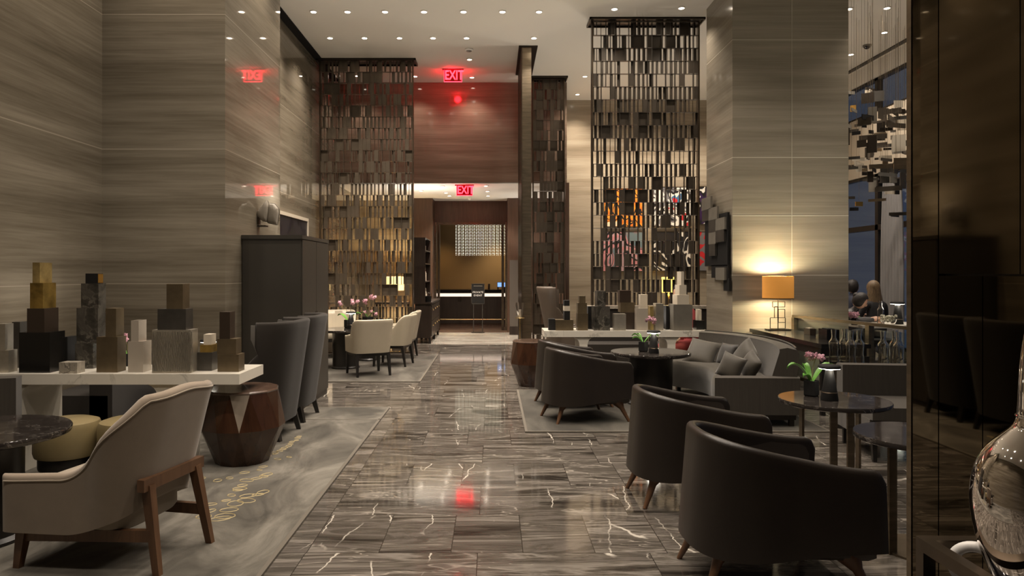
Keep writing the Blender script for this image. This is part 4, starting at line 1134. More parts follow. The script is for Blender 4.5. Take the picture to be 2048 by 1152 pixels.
spot(.2,21.2,3.15,190,(1,.80,.50),100,1,.1); spot(-1.6,21.2,3.15,70,(1,.72,.36),100,1,.1); spot(.9,20.9,1.2,36,(1,.80,.5),140,1,.2,False)
for px, py0, py1, r, m, lab, nm in ((978,572,583,.030,'wood_panel','brown cylinder jar on the bar top','jar'),(996,578,583,.018,'wood_panel','little brown cup on the bar top','cup')):
    X = wx(px,19.62); h = (py1-py0)/FPX*19.62
    b = B(); b.lathe([(.001,0),(r*.9,0),(r,.01),(r,h*.9),(r*.75,h),(.001,h)], 16)
    tag(b.out(nm, M[m], None, True, ang=40), lab, nm).location = (X,19.62,1.0305)
t = thing('till_screen', 'small blue lit till screen on the bar top', 'screen', (wx(1008,19.5),19.5,1.0305))
B().box(-.19,.20,-.01,.01,.06,.20).out('bezel', M['black_matte'], t, bev=.004)
B().box(-.18,.19,-.013,-.010,.07,.19).out('display', M['screen_blue'], t)
B().box(-.03,.03,-.06,.06,0,.06).out('stand', M['black_matte'], t)
t = thing('crystal_chandelier', 'rectangular chandelier of glowing crystal strands above the bar', 'chandelier', (wx(975,20.3),20.3,1.98))
B().box(-.95,.95,-.4,.4,1.12,1.2185).out('canopy_plate', M['bronze_dark'], t)
b = B(); w = B(); rng = random.Random(1)
for iy in range(2):
    for ix in range(18):
        x = -.90+ix*1.8/17+iy*.045; y = -.2+iy*.4
        w.box(x-.0015,x+.0015,y-.0015,y+.0015,0,1.12)
        for k in range(25):
            if iy > 0 and k > 21: continue
            b.ico((x,y,.02+k*.044), .0145 if k % 2 else .009, 1)
tag(b.out('crystal_strands', M['crystal'], t), kind='stuff')
w.out('strand_wires', M['bronze_dark'], t)

# grey panel and glass vessel on a brass pole at the corridor edge
t = thing('host_panel', 'tall grey upholstered panel with a dark foot beside the bar opening', 'panel', (wx(1032,16.9),16.9,0))
B().box(-.15,.16,-.03,.03,.20,1.80).out('panel_face', M['panel_grey'], t, bev=.006)
B().box(-.16,.17,-.035,.035,0,.20).out('panel_foot', M['wood_dark'], t, bev=.004)
t = thing('lantern_stand', 'glass lantern on a slim brass pole stand beside the tall fin', 'lantern stand', (.475,12.1,0))
B().lathe([(.001,0),(.12,0),(.12,.012),(.02,.02),(.001,.02)], 28).out('foot', M['brass'], t, True, ang=40)
B().cyl(0,0,.012,.02,.71,12).out('pole', M['brass'], t, True)
B().lathe([(.001,.71),(.085,.71),(.088,.716),(.085,.722),(.001,.722)], 28).out('tray', M['brass'], t, True, ang=40)
B().lathe([(.04,.722),(.055,.74),(.06,.86),(.075,.93),(.07,.98),(.066,.98),(.07,.93),(.056,.86),(.05,.745),(.04,.73)], 24, caps=False).out('glass_bowl', M['glass'], t, True)
B().cyl(0,0,.022,.7225,.86,14).out('candle', M['cream_box'], t, True, ang=40)

# sconces: two parchment shells on a small bracket
def sconce(label, loc, rz):
    t = thing('wall_sconce', label, 'wall sconce', loc, rz, 'pebble shaped wall sconces')
    B().box(0,.02,-.03,.03,-.14,-.06).out('wall_plate', M['bronze'], t, bev=.004)
    B().box(.0,.10,-.035,.06,-.165,-.150).out('bracket', M['bronze_dark'], t)
    q = lambda zx, zy: ((zx/12.8-15)*.0063, (35-zy/12.8)*.0063)
    for pts, y0, y1 in (([q(*p) for p in ((410,165),(450,300),(440,470),(400,665),(300,650),(205,530),(200,430),(280,310))],-.06,.03),([q(*p) for p in ((440,220),(560,240),(650,350),(660,450),(620,735),(400,690))],-.02,.06)):
        b = B(); n = len(pts); cx = sum(p[0] for p in pts)/n; cz = sum(p[1] for p in pts)/n
        dense = []
        for i in range(n):
            p, r = pts[i], pts[(i+1) % n]
            for k in range(5): dense.append((p[0]+(r[0]-p[0])*k/5, p[1]+(r[1]-p[1])*k/5))
        def rg(k, y): return [(cx+(x-cx)*k, y, cz+(z-cz)*k) for x, z in dense]
        b.loft([rg(.3,y0-.004), rg(.75,y0), rg(.97,y0+.02), rg(1,y1-.01), rg(.98,y1)])
        sh = b.out('shade', M['shade_pebble'], t, True, ang=70)
        B().tube([(x,y1-.012,z) for x, z in dense], .0045, 5, True).out('shade_edge', M['bronze_dark'], sh, True)
    return t
s0 = sconce('pebble shaped wall sconce on the stone pillar above the tall cabinet', (-2.72,8.12,wz(425,8.12)), 0)
copy_tree(s0, (4.78,9.95,wz(446,9.9)), 0, 'pebble shaped wall sconce peeping round the big stone pillar')
# dark framed panel on the recessed wall
t = thing('framed_panel', 'dark streaky panel in a pale frame on the wall above the tall cabinet', 'picture', (-3.30,11.5,0))
y0, y1 = -.95, .88
B().box(0,.02,y0,y1,1.5,2.40).out('picture_face', swirl('streaky dark print', [(.006,.0055,.007),(.02,.018,.022),(.008,.007,.013),(.012,.011,.013)], 2, 1, .3, 1), t)
b = B(); f = .055
b.box(0,.035,y0-f,y1+f,2.40,2.40+f); b.box(0,.035,y0-f,y1+f,1.5-f,1.5); b.box(0,.035,y0-f,y0,1.5,2.40); b.box(0,.035,y1,y1+f,1.5,2.40)
b.out('frame', M['cream_box'], t)

# ---------------------------------------------------------------- paintings behind the lattice screen
def painting(label, px0, px1, py0, py1, cols, seed, sc=3.2, Yw=16.1):
    x0, x1, z0, z1 = wx(px0,Yw), wx(px1,Yw), wz(py1,Yw), wz(py0,Yw)
    t = thing('painting', label, 'painting', ((x0+x1)/2, Yw-.001, (z0+z1)/2), 0, 'abstract paintings on the far wall')
    w, h = (x1-x0)/2, (z1-z0)/2
    B().box(-w,w,-.04,0,-h,h).out('canvas', swirl('poured paint %d' % seed, cols, sc*.55, seed, .45, 1.3), t, bev=.004)
    b = B(); f = .012
    b.box(-w-f,w+f,-.045,0,h,h+f); b.box(-w-f,w+f,-.045,0,-h-f,-h); b.box(-w-f,-w,-.045,0,-h,h); b.box(w,w+f,-.045,0,-h,h)
    b.out('frame', M['bronze'], t)
bk, og, og2 = (.012,.010,.010), (.80,.27,.025), (.68,.16,.015)
wh, rd, pk, gy, bl = (.70,.66,.58), (.50,.022,.025), (.52,.20,.20), (.16,.15,.15), (.05,.14,.26)
painting('abstract orange painting with black loops, upper row', 1208,1284,378,453, [og2,og,bk,og,og2,bk,og,(.80,.62,.4)], 3, 4.2)
painting('abstract black and white painting with red patches, upper row', 1306,1380,375,452, [rd,wh,bk,wh,wh,gy,bk,wh,bl,rd], 53, 3.0)
painting('abstract pink and grey painting with dark strokes, lower row', 1206,1285,464,542, [gy,pk,(.42,.26,.26),bk,pk,gy,(.12,.16,.17)], 11, 3.2)
painting('abstract black painting with white splashes, lower row', 1304,1380,464,541, [bk,wh,bk,bk,bk,wh,bk,bk], 20, 3.0)
painting('abstract dark purple and white painting half behind the pillar, upper row', 1395,1470,374,448, [bk,wh,bk,(.03,.01,.05),wh,bk], 31, 3.4)
painting('abstract red and white painting half behind the pillar, lower row', 1395,1470,464,541, [wh,rd,gy,rd,wh,bk], 44, 3.0)

# relief of overlapping square tiles on the side of the big pillar
t = thing('wall_relief', 'black and grey relief of overlapping square tiles on the pillar side', 'wall art', (3.223,9.95,0))
X = 3.223
def yx(px): return FPX*(X-.07)/(px-VX)
def rel(px0, px1, py0, py1, x0, m, nm='relief_tile'):
    ya, yb = yx(px1), yx(px0); ym = (ya+yb)/2
    B().box(-x0,-.0 if x0 < .05 else -x0+.03, ya-9.95, yb-9.95, wz(py1,ym), wz(py0,ym)).out(nm, M[m], t, bev=.003, seg=1)
rel(1407,1452,430,532,.05,'black_matte','backing_board'); rel(1420,1453,530,556,.05,'black_matte','backing_board'); rel(1444,1455,556,582,.05,'black_matte','backing_board')
for a in ((1405,1423,395,420,'grey_box'),(1406,1419,420,442,'bronze_box2'),(1419,1436,415,440,'grey_box'),(1419,1433,440,465,'bronze_box2'),(1433,1451,436,460,'grey_box'),
          (1433,1450,460,484,'bronze_box2'),(1419,1433,465,488,'grey_box'),(1420,1432,488,512,'bronze_box2'),(1433,1451,535,560,'grey_box')): rel(*a[:4], .085, a[4])

# ---------------------------------------------------------------- table lamps with shades
def shade_mat(name, c, e):
    m, nt, p = new_mat(name)
    p.inputs['Base Color'].default_value = (*c,1); p.inputs['Roughness'].default_value = .8
    p.inputs['Emission Color'].default_value = (*c,1); p.inputs['Emission Strength'].default_value = e
    return m
def drum_shade(t, r, z0, z1, m, sy=1.0):
    B().lathe([(r,z0),(r,z1),(r-.004,z1),(r-.004,z0),(r,z0)], 40, sy=sy, caps=False).out('lamp_shade', m, t, True, ang=40)
t = thing('table_lamp', 'lit table lamp with an amber shade and wire frame base before the stone pillar', 'table lamp', (wx(1556,9.10),9.10,.752))
drum_shade(t, .20, .415, .70, shade_mat('lit amber shade', (.62,.26,.045), .34), .7)
B().lathe([(.202,.405),(.202,.415),(.198,.415),(.198,.405),(.202,.405)], 40, sy=.7, caps=False).out('shade_trim', M['bronze_dark'], t)
B().box(-.15,.15,-.06,.06,0,.014).out('base_plate', M['bronze_dark'], t, bev=.003)
B().cyl(0,0,.006,.014,.55,8).out('stem', M['bronze_dark'], t)
def wire(x0, x1, z0, z1):
    b = B()
    for p, q in (((x0,z0),(x1,z0)),((x1,z0),(x1,z1)),((x1,z1),(x0,z1)),((x0,z1),(x0,z0))): b.beam((p[0],-.01,p[1]),(q[0],-.01,q[1]),.0075)
    b.out('wire_rectangle', M['bronze_dark'], t)
wire(-.075,.085,.30,.37); wire(-.05,-.008,.16,.305); wire(.0,.085,.16,.27); wire(-.105,.09,.02,.16); wire(.0,.092,.10,.16)
B().sphere((0,0,.49),.022,12).out('bulb', glow('warm bulb', (1,.82,.5), 30), t, True)
point(0,-.0,.655,68,(1,.92,.62),.03,t)
point(0,0,.445,46,(1,.92,.62),.03,t)
for (px, Y, lab, zt, r, P, c) in ((1337,15.2,'glowing yellow table lamp behind the middle lattice screen',.78,.15,60,(.95,.72,.16)),(790,17.2,'glowing cream table lamp seen through the wide lattice screen',.78,.22,95,(.90,.62,.25))):
    t = thing('table_lamp', lab, 'table lamp', (wx(px,Y),Y,.78))
    drum_shade(t, r, .28, .62, shade_mat('lit shade %d' % px, c, 1.6))
    B().lathe([(.001,0),(.09,0),(.09,.015),(.03,.03),(.05,.12),(.02,.25),(.001,.28)], 20).out('lamp_base', M['bronze_mid'], t, True)
    B().sphere((0,0,.36),.022,12).out('bulb', M['lamp_white'], t, True)
    point(0,0,.44,P,(1,.76,.42),.03,t)
t = thing('console_table', 'dark console along the far wall under the paintings', 'console table', (4.0,15.3,0))
B().box(-1.6,2.2,-.25,.25,.73,.78).out('table_top', M['wood_dark'], t, bev=.004)
B().box(-1.5,2.1,-.2,.2,.1,.73).out('carcass', M['wood_dark'], t)
for x in (-1.5,2.1): B().box(x-.05,x+.05,-.24,.24,0,.73).out('leg', M['wood_black'], t)
t = thing('console_table', 'dark console behind the wide lattice screen under a cream lamp', 'console table', (-2.45,17.25,0))
B().box(-.40,.38,-.3,.3,.73,.78).out('table_top', M['wood_dark'], t, bev=.004)
for x in (-.36,.34):
    for y in (-.26,.26): B().box(x-.02,x+.02,y-.02,y+.02,0,.73).out('leg', M['wood_black'], t)

# ---------------------------------------------------------------- long console, partition and carafes by the pillar
t = thing('console_table', 'long dark console running out from the stone pillar behind the curved sofa', 'console table', (3.70,8.34,0))
B().box(-.26,.26,-1.02,1.03,.705,.75).out('table_top', M['black_lacquer'], t, bev=.003)
B().box(-.24,.24,-.97,.98,.62,.705).out('apron', M['wood_black'], t)
for x in (-.23,.23):
    for y in (-.98,.0,.98): B().box(x-.022,x+.022,y-.022,y+.022,0,.62).out('leg', M['wood_black'], t)
B().box(-.235,.235,-.97,-.95,.08,.60).out('end_panel', M['bronze_mid'], t)
def small_box(label, px0, px1, py0, py1, Y, d, m, lidm):
    z0 = .7505; X0, X1 = wx(px0,Y+d), wx(px1,Y); w = (X1-X0)/2; h = (py1-py0)/FPX*Y
    t = thing('tissue_box' if px0 > 1630 else 'stationery_box', label, 'box', ((X0+X1)/2,Y+d/2,z0))
    B().box(-w,w,-d/2,d/2,0,h).out('box_body', M[m], t, bev=.004)
    B().box(-w*.7,w*.5,-d*.3,d*.3,h,h+.008).out('lid', M[lidm], t, bev=.002)
small_box('small dark box in front of the lamp on the long console', 1608,1632,659,672,8.35,.16,'brown_box','grey_marble')
small_box('larger dark box near the free end of the long console', 1637,1679,656,677,7.75,.20,'black_lacquer','black_matte')
t = thing('glass_partition', 'low glass partition with bronze posts and rail beside the long console', 'partition', (4.24,8.2,0))
def pline(y): return (y-8.2)*-.17
for y in (9.36,7.95,6.45): B().box(pline(y)-.03,pline(y)+.03,y-8.2-.04,y-8.2+.04,0,.90).out('post', M['bronze_mid'], t, bev=.004)
B().beam((pline(9.38),1.18,.915),(pline(6.38),-1.82,.915),.06,.035).out('hand_rail', M['bronze_mid'], t, bev=.004)
B().beam((pline(9.36),1.16,.50),(pline(6.45),-1.75,.50),.010,.72).out('glass_panel', M['glass_thin'], t)
B().beam((pline(9.36),1.16,.10),(pline(6.45),-1.75,.10),.04,.04).out('bottom_rail', M['bronze_mid'], t)
def carafe(label, loc):
    t = thing('carafe', label, 'carafe', loc, 0, 'clear glass water carafes')
    o = [(.001,0),(.040,0),(.046,.01),(.046,.05),(.038,.12),(.044,.19),(.046,.22),(.030,.245),(.021,.265),(.022,.30),(.026,.345)]
    i = [(.023,.345),(.019,.30),(.018,.265),(.027,.242),(.042,.22),(.040,.19),(.034,.12),(.042,.05),(.041,.014),(.001,.012)]
    B().lathe(o+i, 24, caps=False).out('carafe_body', M['glass'], t, True, ang=60)
    B().lathe([(.001,.0125),(.0402,.0145),(.0412,.05),(.0332,.12),(.0392,.19),(.0405,.212),(.001,.212)], 24, caps=False).out('water', M['water'], t, True, ang=60)
    return t
def tray_stand(label, x, y, z, r):
    t = thing('tray_stand', label, 'side table', (x,y,0), 0, 'round chrome tray stands')
    B().lathe([(.001,z-.012),(r-.01,z-.012),(r,z-.004),(r,z+.012),(r-.006,z+.012),(r-.008,z),(.001,z)], 40).out('tray', M['chrome'], t, True, ang=40)
    B().cyl(0,0,.014,.012,z-.012,12).out('pole', M['chrome'], t, True, ang=40)
    B().lathe([(.001,0),(r*.75,0),(r*.75,.008),(.03,.014),(.001,.014)], 36).out('foot', M['chrome'], t, True, ang=40)
tray_stand('round chrome tray stand carrying four carafes', 3.43,6.78,.60,.19)
tray_stand('round chrome tray stand carrying three carafes', 3.72,6.70,.60,.165) if False else tray_stand('round chrome tray stand carrying three carafes', 3.775,6.62,.60,.15)
c0 = None
for (x, y, lab) in ((3.335,6.84,'clear glass carafe nearest the pink orchid on the tray of four'),(3.42,6.68,'clear glass carafe at the front of the tray of four'),
                    (3.455,6.87,'clear glass carafe at the back of the tray of four'),(3.53,6.74,'clear glass carafe on the tray of four, next to the tray of three'),
                    (3.70,6.63,'clear glass carafe on the tray of three, next to the tray of four'),(3.79,6.53,'clear glass carafe at the front of the tray of three'),(3.84,6.68,'clear glass carafe at the back of the tray of three')):
    if c0 is None: c0 = carafe(lab, (x,y,.601))
    else: copy_tree(c0, (x,y,.601), 0, lab)

# bottles in the hutch and things on the sideboard
def bottle(label, loc, h, r, m, nm='bottle'):
    o = B().lathe([(.001,0),(r,0),(r,h*.55),(r*.45,h*.72),(r*.36,h*.75),(r*.36,h),(.001,h)], 16).out(nm, M[m], None, True, ang=40)
    o.location = loc; tag(o, label, nm, 'bottles in the hutch')
for x, y, z, h, r, m, lab in ((-1.47,14.95,.8955,.20,.035,'silver_box','pale short bottle low in the hutch, nearest the lattice screen'),(-1.46,15.2,.8955,.27,.035,'cream_box','cream bottle low in the hutch beside the pale short one'),
                              (-1.47,15.5,.8955,.25,.04,'brown_box','brown bottle on the lowest hutch shelf'),(-1.47,14.95,1.3155,.25,.035,'silver_box','pale bottle on the second hutch shelf'),
                              (-1.46,15.15,1.3155,.29,.03,'cream_box','cream bottle on the second hutch shelf'),(-1.47,15.0,1.9755,.16,.045,'silver_box','round pale bottle on the top hutch shelf')):
    bottle(lab, (x,y,z), h, r, m)
t = thing('ice_bucket', 'black ice bucket on the sideboard in front of the hutch', 'bucket', (-1.36,14.80,.876))
B().lathe([(.001,0),(.06,0),(.075,.12),(.078,.125),(.07,.125),(.055,.01),(.001,.01)], 24).out('bucket_body', M['black_matte'], t, True, ang=40)
B().tube([(-.075,0,.12),(-.06,0,.18),(0,0,.20),(.06,0,.18),(.075,0,.12)], .005, 6).out('handle', M['chrome'], t, True)

# ---------------------------------------------------------------- near console with the silver vase
t = thing('near_console', 'open bronze framed console with a dark glass shelf against the mirror pillar', 'console table', (1.21,1.25,0))
xa, xb, ya, yb, zt = -.165, .163, -.75, .478, .85
b = B()
for a in ((xa,xa+.03,ya,yb),(xb-.03,xb,ya,yb),(xa+.03,xb-.03,yb-.03,yb),(xa+.03,xb-.03,ya,ya+.03)): b.box(*a, zt-.03, zt)
b.out('top_frame', M['bronze'], t, bev=.002, seg=1)
B().box(xa+.005,xb-.005,ya+.01,yb-.01,.737,.752).out('shelf', M['black_glass'], t)
for x in (xa,xb-.03):
    for y in (ya,yb-.03): B().box(x,x+.03,y,y+.03,0,zt-.03).out('leg', M['bronze'], t, bev=.002, seg=1)
for x in (xa+.002,xb-.022): B().box(x,x+.02,ya+.03,yb-.03,.717,.737).out('shelf_rail', M['bronze'], t)
v = thing('gourd_vase', 'big silvered gourd vase cut off by the picture edge', 'vase', (1.215,1.545,.7525), scale=1.29)
prof = [(.001,0),(.042,0),(.05,.006),(.052,.012),(.075,.05),(.094,.10),(.1045,.155),(.106,.195),(.099,.24),(.080,.275),(.055,.30),(.040,.315),(.036,.335),(.035,.37),(.033,.42),(.027,.47),(.020,.51),(.016,.54),(.019,.55),(.013,.552)]
P2 = []
for i in range(len(prof)-1):
    for k in range(3):
        f = k/3; P2.append((prof[i][0]+(prof[i+1][0]-prof[i][0])*f, prof[i][1]+(prof[i+1][1]-prof[i][1])*f))
for _ in range(2): P2 = [P2[0]]+[((P2[i-1][0]+2*P2[i][0]+P2[i+1][0])/4,(P2[i-1][1]+2*P2[i][1]+P2[i+1][1])/4) for i in range(1,len(P2)-1)]+[P2[-1]]
B().lathe(P2, 64).out('vase_body', M['silver_glass'], v, True, ang=60)
B().tube([(.0365*math.cos(a),.0365*math.sin(a),.332) for a in [2*PI*k/32 for k in range(32)]], .003, 8, True).out('neck_ring', M['chrome'], v, True)
o = B().tube([(.046*math.cos(a),.046*math.sin(a),.0125) for a in [2*PI*k/40 for k in range(40)]], .0125, 12, True).out('ring_ornament', M['white'], None, True)
o.location = (1.14,1.65,.811); o.rotation_euler = (PI/2,0,R(-36)); tag(o, 'thick white ring standing in the open bronze framed console', 'ornament')
# ---------------------------------------------------------------- beyond the big pillar: hanging sculpture, curtain, bar table, people
t = thing('hanging_sculpture', 'cloud of small hanging tiles on fine wires before the windows', 'hanging sculpture', (6.1,11.6,0))
rng = random.Random(21); wires = B(); n = 0
mats = ['bronze_dark','bronze_plate','grey_box','cream_box','bronze_mid','black_matte','bronze_box2','bronze_plate','bronze_dark']
for i in range(100):
    Y = rng.uniform(9.9,11.5); px = rng.uniform(1690,1819); X = wx(px,Y)
    py = rng.gauss(300,66); py = min(436,max(178,py)) - (px-1760)*.12
    Z = wz(py,Y)
    w = rng.choice((.04,.06,.09,.12,.18)); h = rng.choice((.035,.05,.07,.10,.16,.24)) if w < .12 else rng.choice((.04,.05,.07))
    m = mats[n % len(mats)] if i != 5 else 'gold_bright'
    B().box(-w,w,-.008,.008,-h/2,h/2,0).out('hanging_tile', M[m], t, loc=(X-6.1,Y-11.6,Z), rz=rng.uniform(-.9,.9))
    if i % 2 == 0: wires.box(X-6.1-.0012,X-6.1+.0012,Y-11.6-.0012,Y-11.6+.0012,Z+h/2,H)
    n += 1
B().box(-.06,.06,-.008,.008,-.035,.035).out('hanging_tile', M['gold_bright'], t, loc=(wx(1718,11)-6.1,11-11.6,wz(408,11)), rz=.1)
wires.box(wx(1718,11)-6.1-.0012,wx(1718,11)-6.1+.0012,-.6-.0012,-.6+.0012,wz(406,11),H)
tag(wires.out('hanging_wires', M['bronze_mid'], t), kind='stuff')
t = thing('curtain', 'pale grey curtain hanging beside the tall windows', 'curtain', (6.98,12.22,0))
pts = []
for k in range(49):
    f = k/48; pts.append((.025*math.sin(f*2*PI*7), -.34+.68*f))
b = B(); rows = []
for z in (.03,.6,1.2,1.8,2.4,2.7,2.95,3.1):
    k = 1-.35*smooth(2.1,3.1,z) if False else 1-.25*(z/3.1)**4
    rows.append([(x,y*k,z) for x,y in pts]+[(x-.012,y*k,z) for x,y in pts[::-1]])
b.loft(rows).out('curtain_cloth', plain('grey sheer cloth', (.20,.19,.185), .9), t, True, ang=80)
B().tube([(-.01,-.40,3.12),(-.01,.40,3.12)], .012, 8).out('curtain_rail', M['bronze_dark'], t, True)
for y in (-.36,.36): B().beam((-.01,y,3.12),(.185,y,3.12),.015).out('rail_bracket', M['bronze_dark'], t)

t = thing('high_table', 'pale topped long table where the seated people gather', 'table', (6.05,10.40,0))
B().box(-.75,1.1,-.38,.38,.70,.74).out('table_top', M['white_marble'], t, bev=.004)
for x in (-.65,1.0):
    for y in (-.3,.3): B().box(x-.03,x+.03,y-.03,y+.03,0,.70).out('leg', M['wood_black'], t)
B().box(-.65,1.0,-.02,.02,.15,.19).out('stretcher', M['wood_black'], t)
cone_lamp('black cone lamp lit under its disc on the pale table by the windows', (wx(1795,10.3),10.30,.741), 1.3)
copy_tree(c0, (wx(1761,10.25),10.25,.741), 0, 'clear glass carafe on the pale table in front of the blonde person')
o = orchid('low pink orchid on the pale table at the edge of the stone pillar', (wx(1709,10.15),10.15,.741), 0, ((PI*.9,.10,.03,.03),(.3,.10,.03,.03)), [([(0,0,.09),(0,0,.12),(.0,0,.15)], fls(5,.0,.16,.09,.02,.045,9))], s=.9)
t = thing('flower_bowl', 'glass bowl of small pale flowers on the table by the windows', 'flower bowl', (wx(1777,10.12),10.12,.741))
B().lathe([(.001,0),(.07,0),(.10,.05),(.105,.09),(.10,.09),(.095,.052),(.066,.006),(.001,.006)], 28).out('bowl', M['glass'], t, True, ang=50)
b = B(); rng = random.Random(6)
for _ in range(46): b.ico((rng.uniform(-.085,.085),rng.uniform(-.085,.085),.05+rng.uniform(0,.085)), rng.uniform(.012,.024), 1)
tag(b.out('blossoms', plain('mixed pale blossoms', (.42,.40,.30), .6, noise=.6, nscale=25), t, True), kind='stuff')

# ---------------------------------------------------------------- people
def body(parent, name, m, joints, edges, levels=1):
    """One skinned surface grown along the joints: joints = [(x,y,z,rx,ry)], root first."""
    me = bpy.data.meshes.new(name+'_skel'); me.from_pydata([j[:3] for j in joints], edges, [])
    o = bpy.data.objects.new(name+'_skel', me); COL.objects.link(o)
    md = o.modifiers.new('skin', 'SKIN'); md.use_smooth_shade = True
    for i, j in enumerate(joints):
        v = me.skin_vertices[0].data[i]; v.radius = (j[3], j[4] if len(j) > 4 else j[3]); v.use_root = (i == 0)
    sd = o.modifiers.new('sub', 'SUBSURF'); sd.levels = levels; sd.render_levels = levels
    bpy.context.view_layer.update()
    m2 = evaluated_mesh(o); bpy.data.objects.remove(o); bpy.data.meshes.remove(me)
    m2.materials.clear(); m2.materials.append(M[m]); m2.polygons.foreach_set('use_smooth', [True]*len(m2.polygons))
    r = bpy.data.objects.new(name, m2); COL.objects.link(r); r.parent = parent
    return r
def head(parent, c, tilt, fm='skin', hair=None, hm='hair_dark'):
    h = B(); h.sphere((0,0,0), .1, 20, (.78,.95,1.15))
    for v in h.bm.verts:                            # jaw, brow and chin
        if v.co.z < -.02: v.co.x *= 1-.9*(-v.co.z-.02)*3.0; v.co.y += (-v.co.z)*.12*(1 if v.co.y < 0 else -1)*-1
    h.sphere((0,-.098,-.012), .016, 8, (.8,1.1,1.5)); h.sphere((0,-.086,-.052), .022, 8, (1.1,.5,.35))
    for s in (-1,1):
        h.sphere((s*.079,.005,-.01), .022, 8, (.4,.8,1.3)); h.sphere((s*.031,-.083,.012), .011, 8, (1.2,.6,.8))
    mt = Matrix.Translation(c) @ Matrix.Rotation(tilt[2],4,'Z') @ Matrix.Rotation(tilt[0],4,'X') @ Matrix.Rotation(tilt[1],4,'Y')
    return h, mt
def seated_person(label, loc, rz, top, legs, hair_m, long_hair, lean, headtilt, arms, drop=0.0):
    """Seated figure facing local -Y; seat at .46 m."""
    t = thing('person', label, 'person', loc, rz, 'people seated by the windows')
    ly = -lean
    J = [(0,.02,.52,.15,.13),(0,.02+ly*.25,.68,.135,.105),(0,.0+ly*.6,.88-drop*.6,.165,.11),(0,.01+ly*.9,1.0-drop*.85,.11,.085),(0,-.0+ly*1.05,1.08-drop,.052,.052),(0,-.01+ly*1.2,1.15-drop*1.1,.055,.06)]
    E = [(0,1),(1,2),(2,3),(3,4),(4,5)]
    b0 = len(J)
    for s, (el, wr) in zip((-1,1), arms):
        k = len(J); J += [(s*.17,.0+ly*.88,.985-drop*.85,.062),(el[0],el[1],el[2],.045),(wr[0],wr[1],wr[2],.030)]
        E += [(3,k),(k,k+1),(k+1,k+2)]
    for s in (-1,1):
        k = len(J); J += [(s*.10,-.04,.52,.095),(s*.12,-.43,.51,.066),(s*.12,-.40,.10,.045),(s*.12,-.50,.05,.035)]
        E += [(0,k),(k,k+1),(k+1,k+2),(k+2,k+3)]
    body(t, 'body', top, J, E, 2)
    c = (0, -.02+ly*1.3, 1.245-drop*1.15); h, mt = head(t, c, headtilt)
    h.xf(mt); h.out('head', M['skin'], t, True)
    hb = B(); hb.sphere((0,.012,.018), .112, 20, (.86,1.0,1.12))
    for v in hb.bm.verts:
        if v.co.y < -.055 and v.co.z < .06: v.co.y = -.055
    if long_hair:
        rows = []
        for z, wd, dp, yy in ((.06,.085,.07,.03),(0,.10,.085,.03),(-.08,.108,.085,.035),(-.16,.118,.078,.05),(-.24,.128,.065,.065),(-.32,.122,.05,.075),(-.40,.095,.032,.08),(-.44,.05,.02,.08)):
            rows.append([(wd*math.cos(a)*(1+.05*math.sin(a*9)), yy+dp*math.sin(a)*(1+.05*math.cos(a*7)), z) for a in [2*PI*k/28 for k in range(28)]])
        hb.loft(rows)
    else:
        hb.sphere((0,.10,.05), .045, 12)
    hb.xf(mt); hb.out('hair', M[hair_m], t, True, ang=70)
    for s, (el, wr) in zip((-1,1), arms):           # hands: palm, four fingers, thumb
        d = Vector((wr[0]-el[0], wr[1]-el[1], wr[2]-el[2])).normalized(); side = d.cross(Vector((0,0,1))).normalized(); w = Vector(wr)
        hb = B(); hb.tube([w-d*.03, w+d*.01, w+d*.05, w+d*.085], [.024,.030,.036,.028], 10)
        for q, ln in ((-1.5,.066),(-.5,.078),(.5,.074),(1.5,.058)):
            p = w+d*.08+side*(q*.017); hb.tube([p, p+d*ln*.5+Vector((0,0,-.008)), p+d*ln+Vector((0,0,-.028))], [.009,.0085,.007], 8)
        p = w+d*.02+side*(-s*.03); hb.tube([p, p+d*.035+side*(-s*.02), p+d*.065+side*(-s*.022)+Vector((0,0,-.01))], [.012,.010,.008], 8)
        hb.out('hand', M['skin'], t, True)
    return t
# seats for them
def stool(label, loc):
    t = thing('lounge_stool', label, 'stool', loc, 0, 'seats at the pale table')
    B().lathe([(.001,.36),(.20,.36),(.215,.375),(.215,.425),(.20,.44),(.001,.445)], 32).out('seat', M['fabric_grey'], t, True, ang=40)
    for k in range(4):
        a = PI/4+k*PI/2; B().beam((.14*math.cos(a),.14*math.sin(a),.36),(.17*math.cos(a),.17*math.sin(a),0),.035,.035,.025,.025).out('leg', M['wood_black'], t)
    return t
px1 = wx(1753,11.3)
stool('dark stool under the person with long light brown hair', (px1,11.28,0))
seated_person('person with long light brown hair in a black top seen from behind', (px1,11.3,-.01), PI+.15, 'cloth_black', 'cloth_black', 'hair_blonde', True, .05, (0,0,0), (((-.24,-.10,.76),(-.16,-.30,.80)),((.24,-.10,.76),(.16,-.30,.80))))
px2 = wx(1690,11.1)
stool('dark stool under the person leaning in the dark jacket', (px2-.22,11.08,0))
seated_person('person in a dark jacket with tied dark hair leaning over the table', (px2-.22,11.1,-.01), R(62), 'cloth_jacket', 'cloth_black', 'hair_dark', False, .30, (.55,.1,0), (((-.24,-.42,.76),(-.10,-.60,.79)),((.24,-.38,.76),(.10,-.58,.79))), .16)
px3 = wx(1700,12.8)
stool('dark stool under the person in the navy top', (px3,12.7,0))
seated_person('person in a navy top half hidden by the stone pillar', (px3,12.72,-.01), R(100), 'cloth_navy', 'cloth_black', 'hair_dark', False, .0, (0,0,0), (((-.25,-.08,.76),(-.16,-.28,.72)),((.25,-.08,.76),(.16,-.28,.72))))
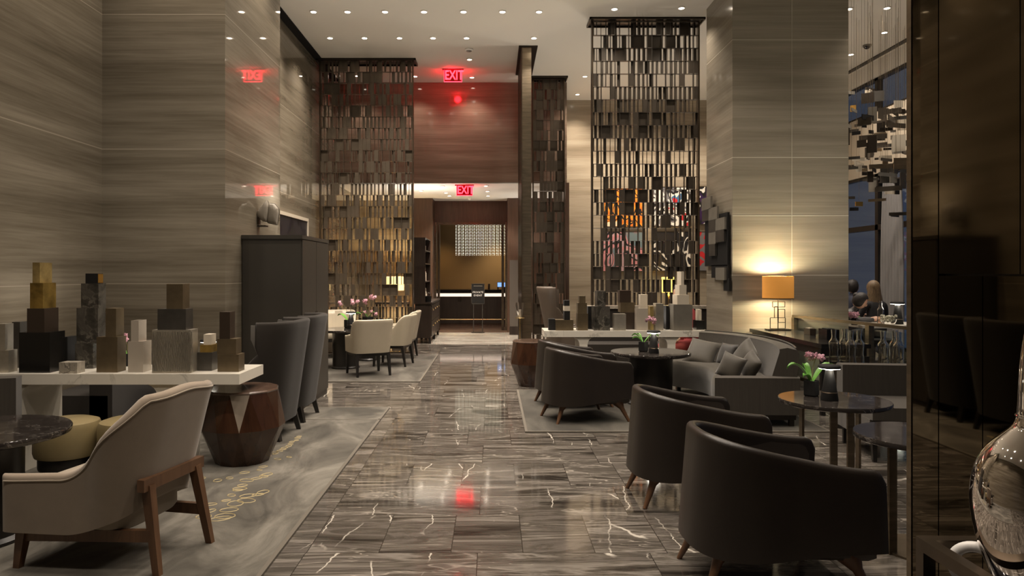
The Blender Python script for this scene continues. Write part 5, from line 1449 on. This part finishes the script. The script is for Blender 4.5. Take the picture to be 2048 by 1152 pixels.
# the person of whom only an arm and lap show beneath the far table
pv = wx(1378,10.0)
seated_person('person in grey and red clothes glimpsed under the far white table', (pv,10.02,-.04), R(-60), 'cloth_red', 'cloth_grey', 'hair_dark', False, .12, (.2,0,0), (((-.26,-.12,.74),(-.16,-.32,.62)),((.26,-.12,.74),(.14,-.34,.62))))
# two dark upholstered seats glimpsed beyond the glass partition
slipper('grey chair beyond the glass partition under the pale table', (5.9,8.1,0), R(100), .28, 'fabric_grey', 'fabric_grey_in', .66)
# smoke detector and ceiling speaker
t = thing('smoke_detector', 'round white smoke detector on the ceiling above the exit sign', 'smoke detector', (wx(938,yat(98,H)),yat(98,H),H))
B().lathe([(.001,-.001),(.075,-.001),(.075,-.02),(.05,-.035),(.001,-.036)], 28).out('detector_body', M['ceiling_white'], t, True, ang=40)
B().lathe([(.045,-.034),(.05,-.032),(.048,-.042),(.02,-.05),(.001,-.05)], 24).out('sensor_cap', M['grey_box'], t, True, ang=40)
t = thing('ceiling_camera', 'small dark dome camera on the ceiling above the hanging tiles', 'camera', (wx(1734,yat(90,H)),yat(90,H),H))
B().cyl(0,0,.07,-.03,-.001,24).out('camera_base', M['grey_box'], t, True, ang=40)
B().sphere((0,0,-.03),.055,16,(1,1,.8)).out('dome', M['black_glass'], t, True)
t = thing('dome_sensor', 'small white dome sensor at the back of the corridor ceiling', 'sensor', (wx(939,17.4),17.4,3.36))
B().cyl(0,0,.05,-.03,-.001,20).out('sensor_base', M['ceiling_white'], t, True, ang=40)
B().sphere((0,0,-.03),.035,12).out('sensor_dome', M['ceiling_white'], t, True)

# ---------------------------------------------------------------- camera, world, view
cam = bpy.data.cameras.new('camera'); co = bpy.data.objects.new('camera', cam); COL.objects.link(co)
cam.sensor_fit = 'HORIZONTAL'; cam.sensor_width = 36; cam.lens = 36*FPX/2048
cam.shift_x = -(VX-1024)/2048; cam.shift_y = (VY-576)/2048
cam.clip_start = .05; cam.clip_end = 200
co.location = (0,0,EYE); co.rotation_euler = (PI/2,0,0)
SC.camera = co
w = bpy.data.worlds.new('dusk'); SC.world = w; w.use_nodes = True
bg = w.node_tree.nodes['Background']; bg.inputs['Color'].default_value = (.21,.27,.44,1); bg.inputs['Strength'].default_value = .15
vs = SC.view_settings; vs.view_transform = 'Standard'; vs.look = 'None'; vs.gamma = 1; vs.use_curve_mapping = False
vs.exposure = 0.0
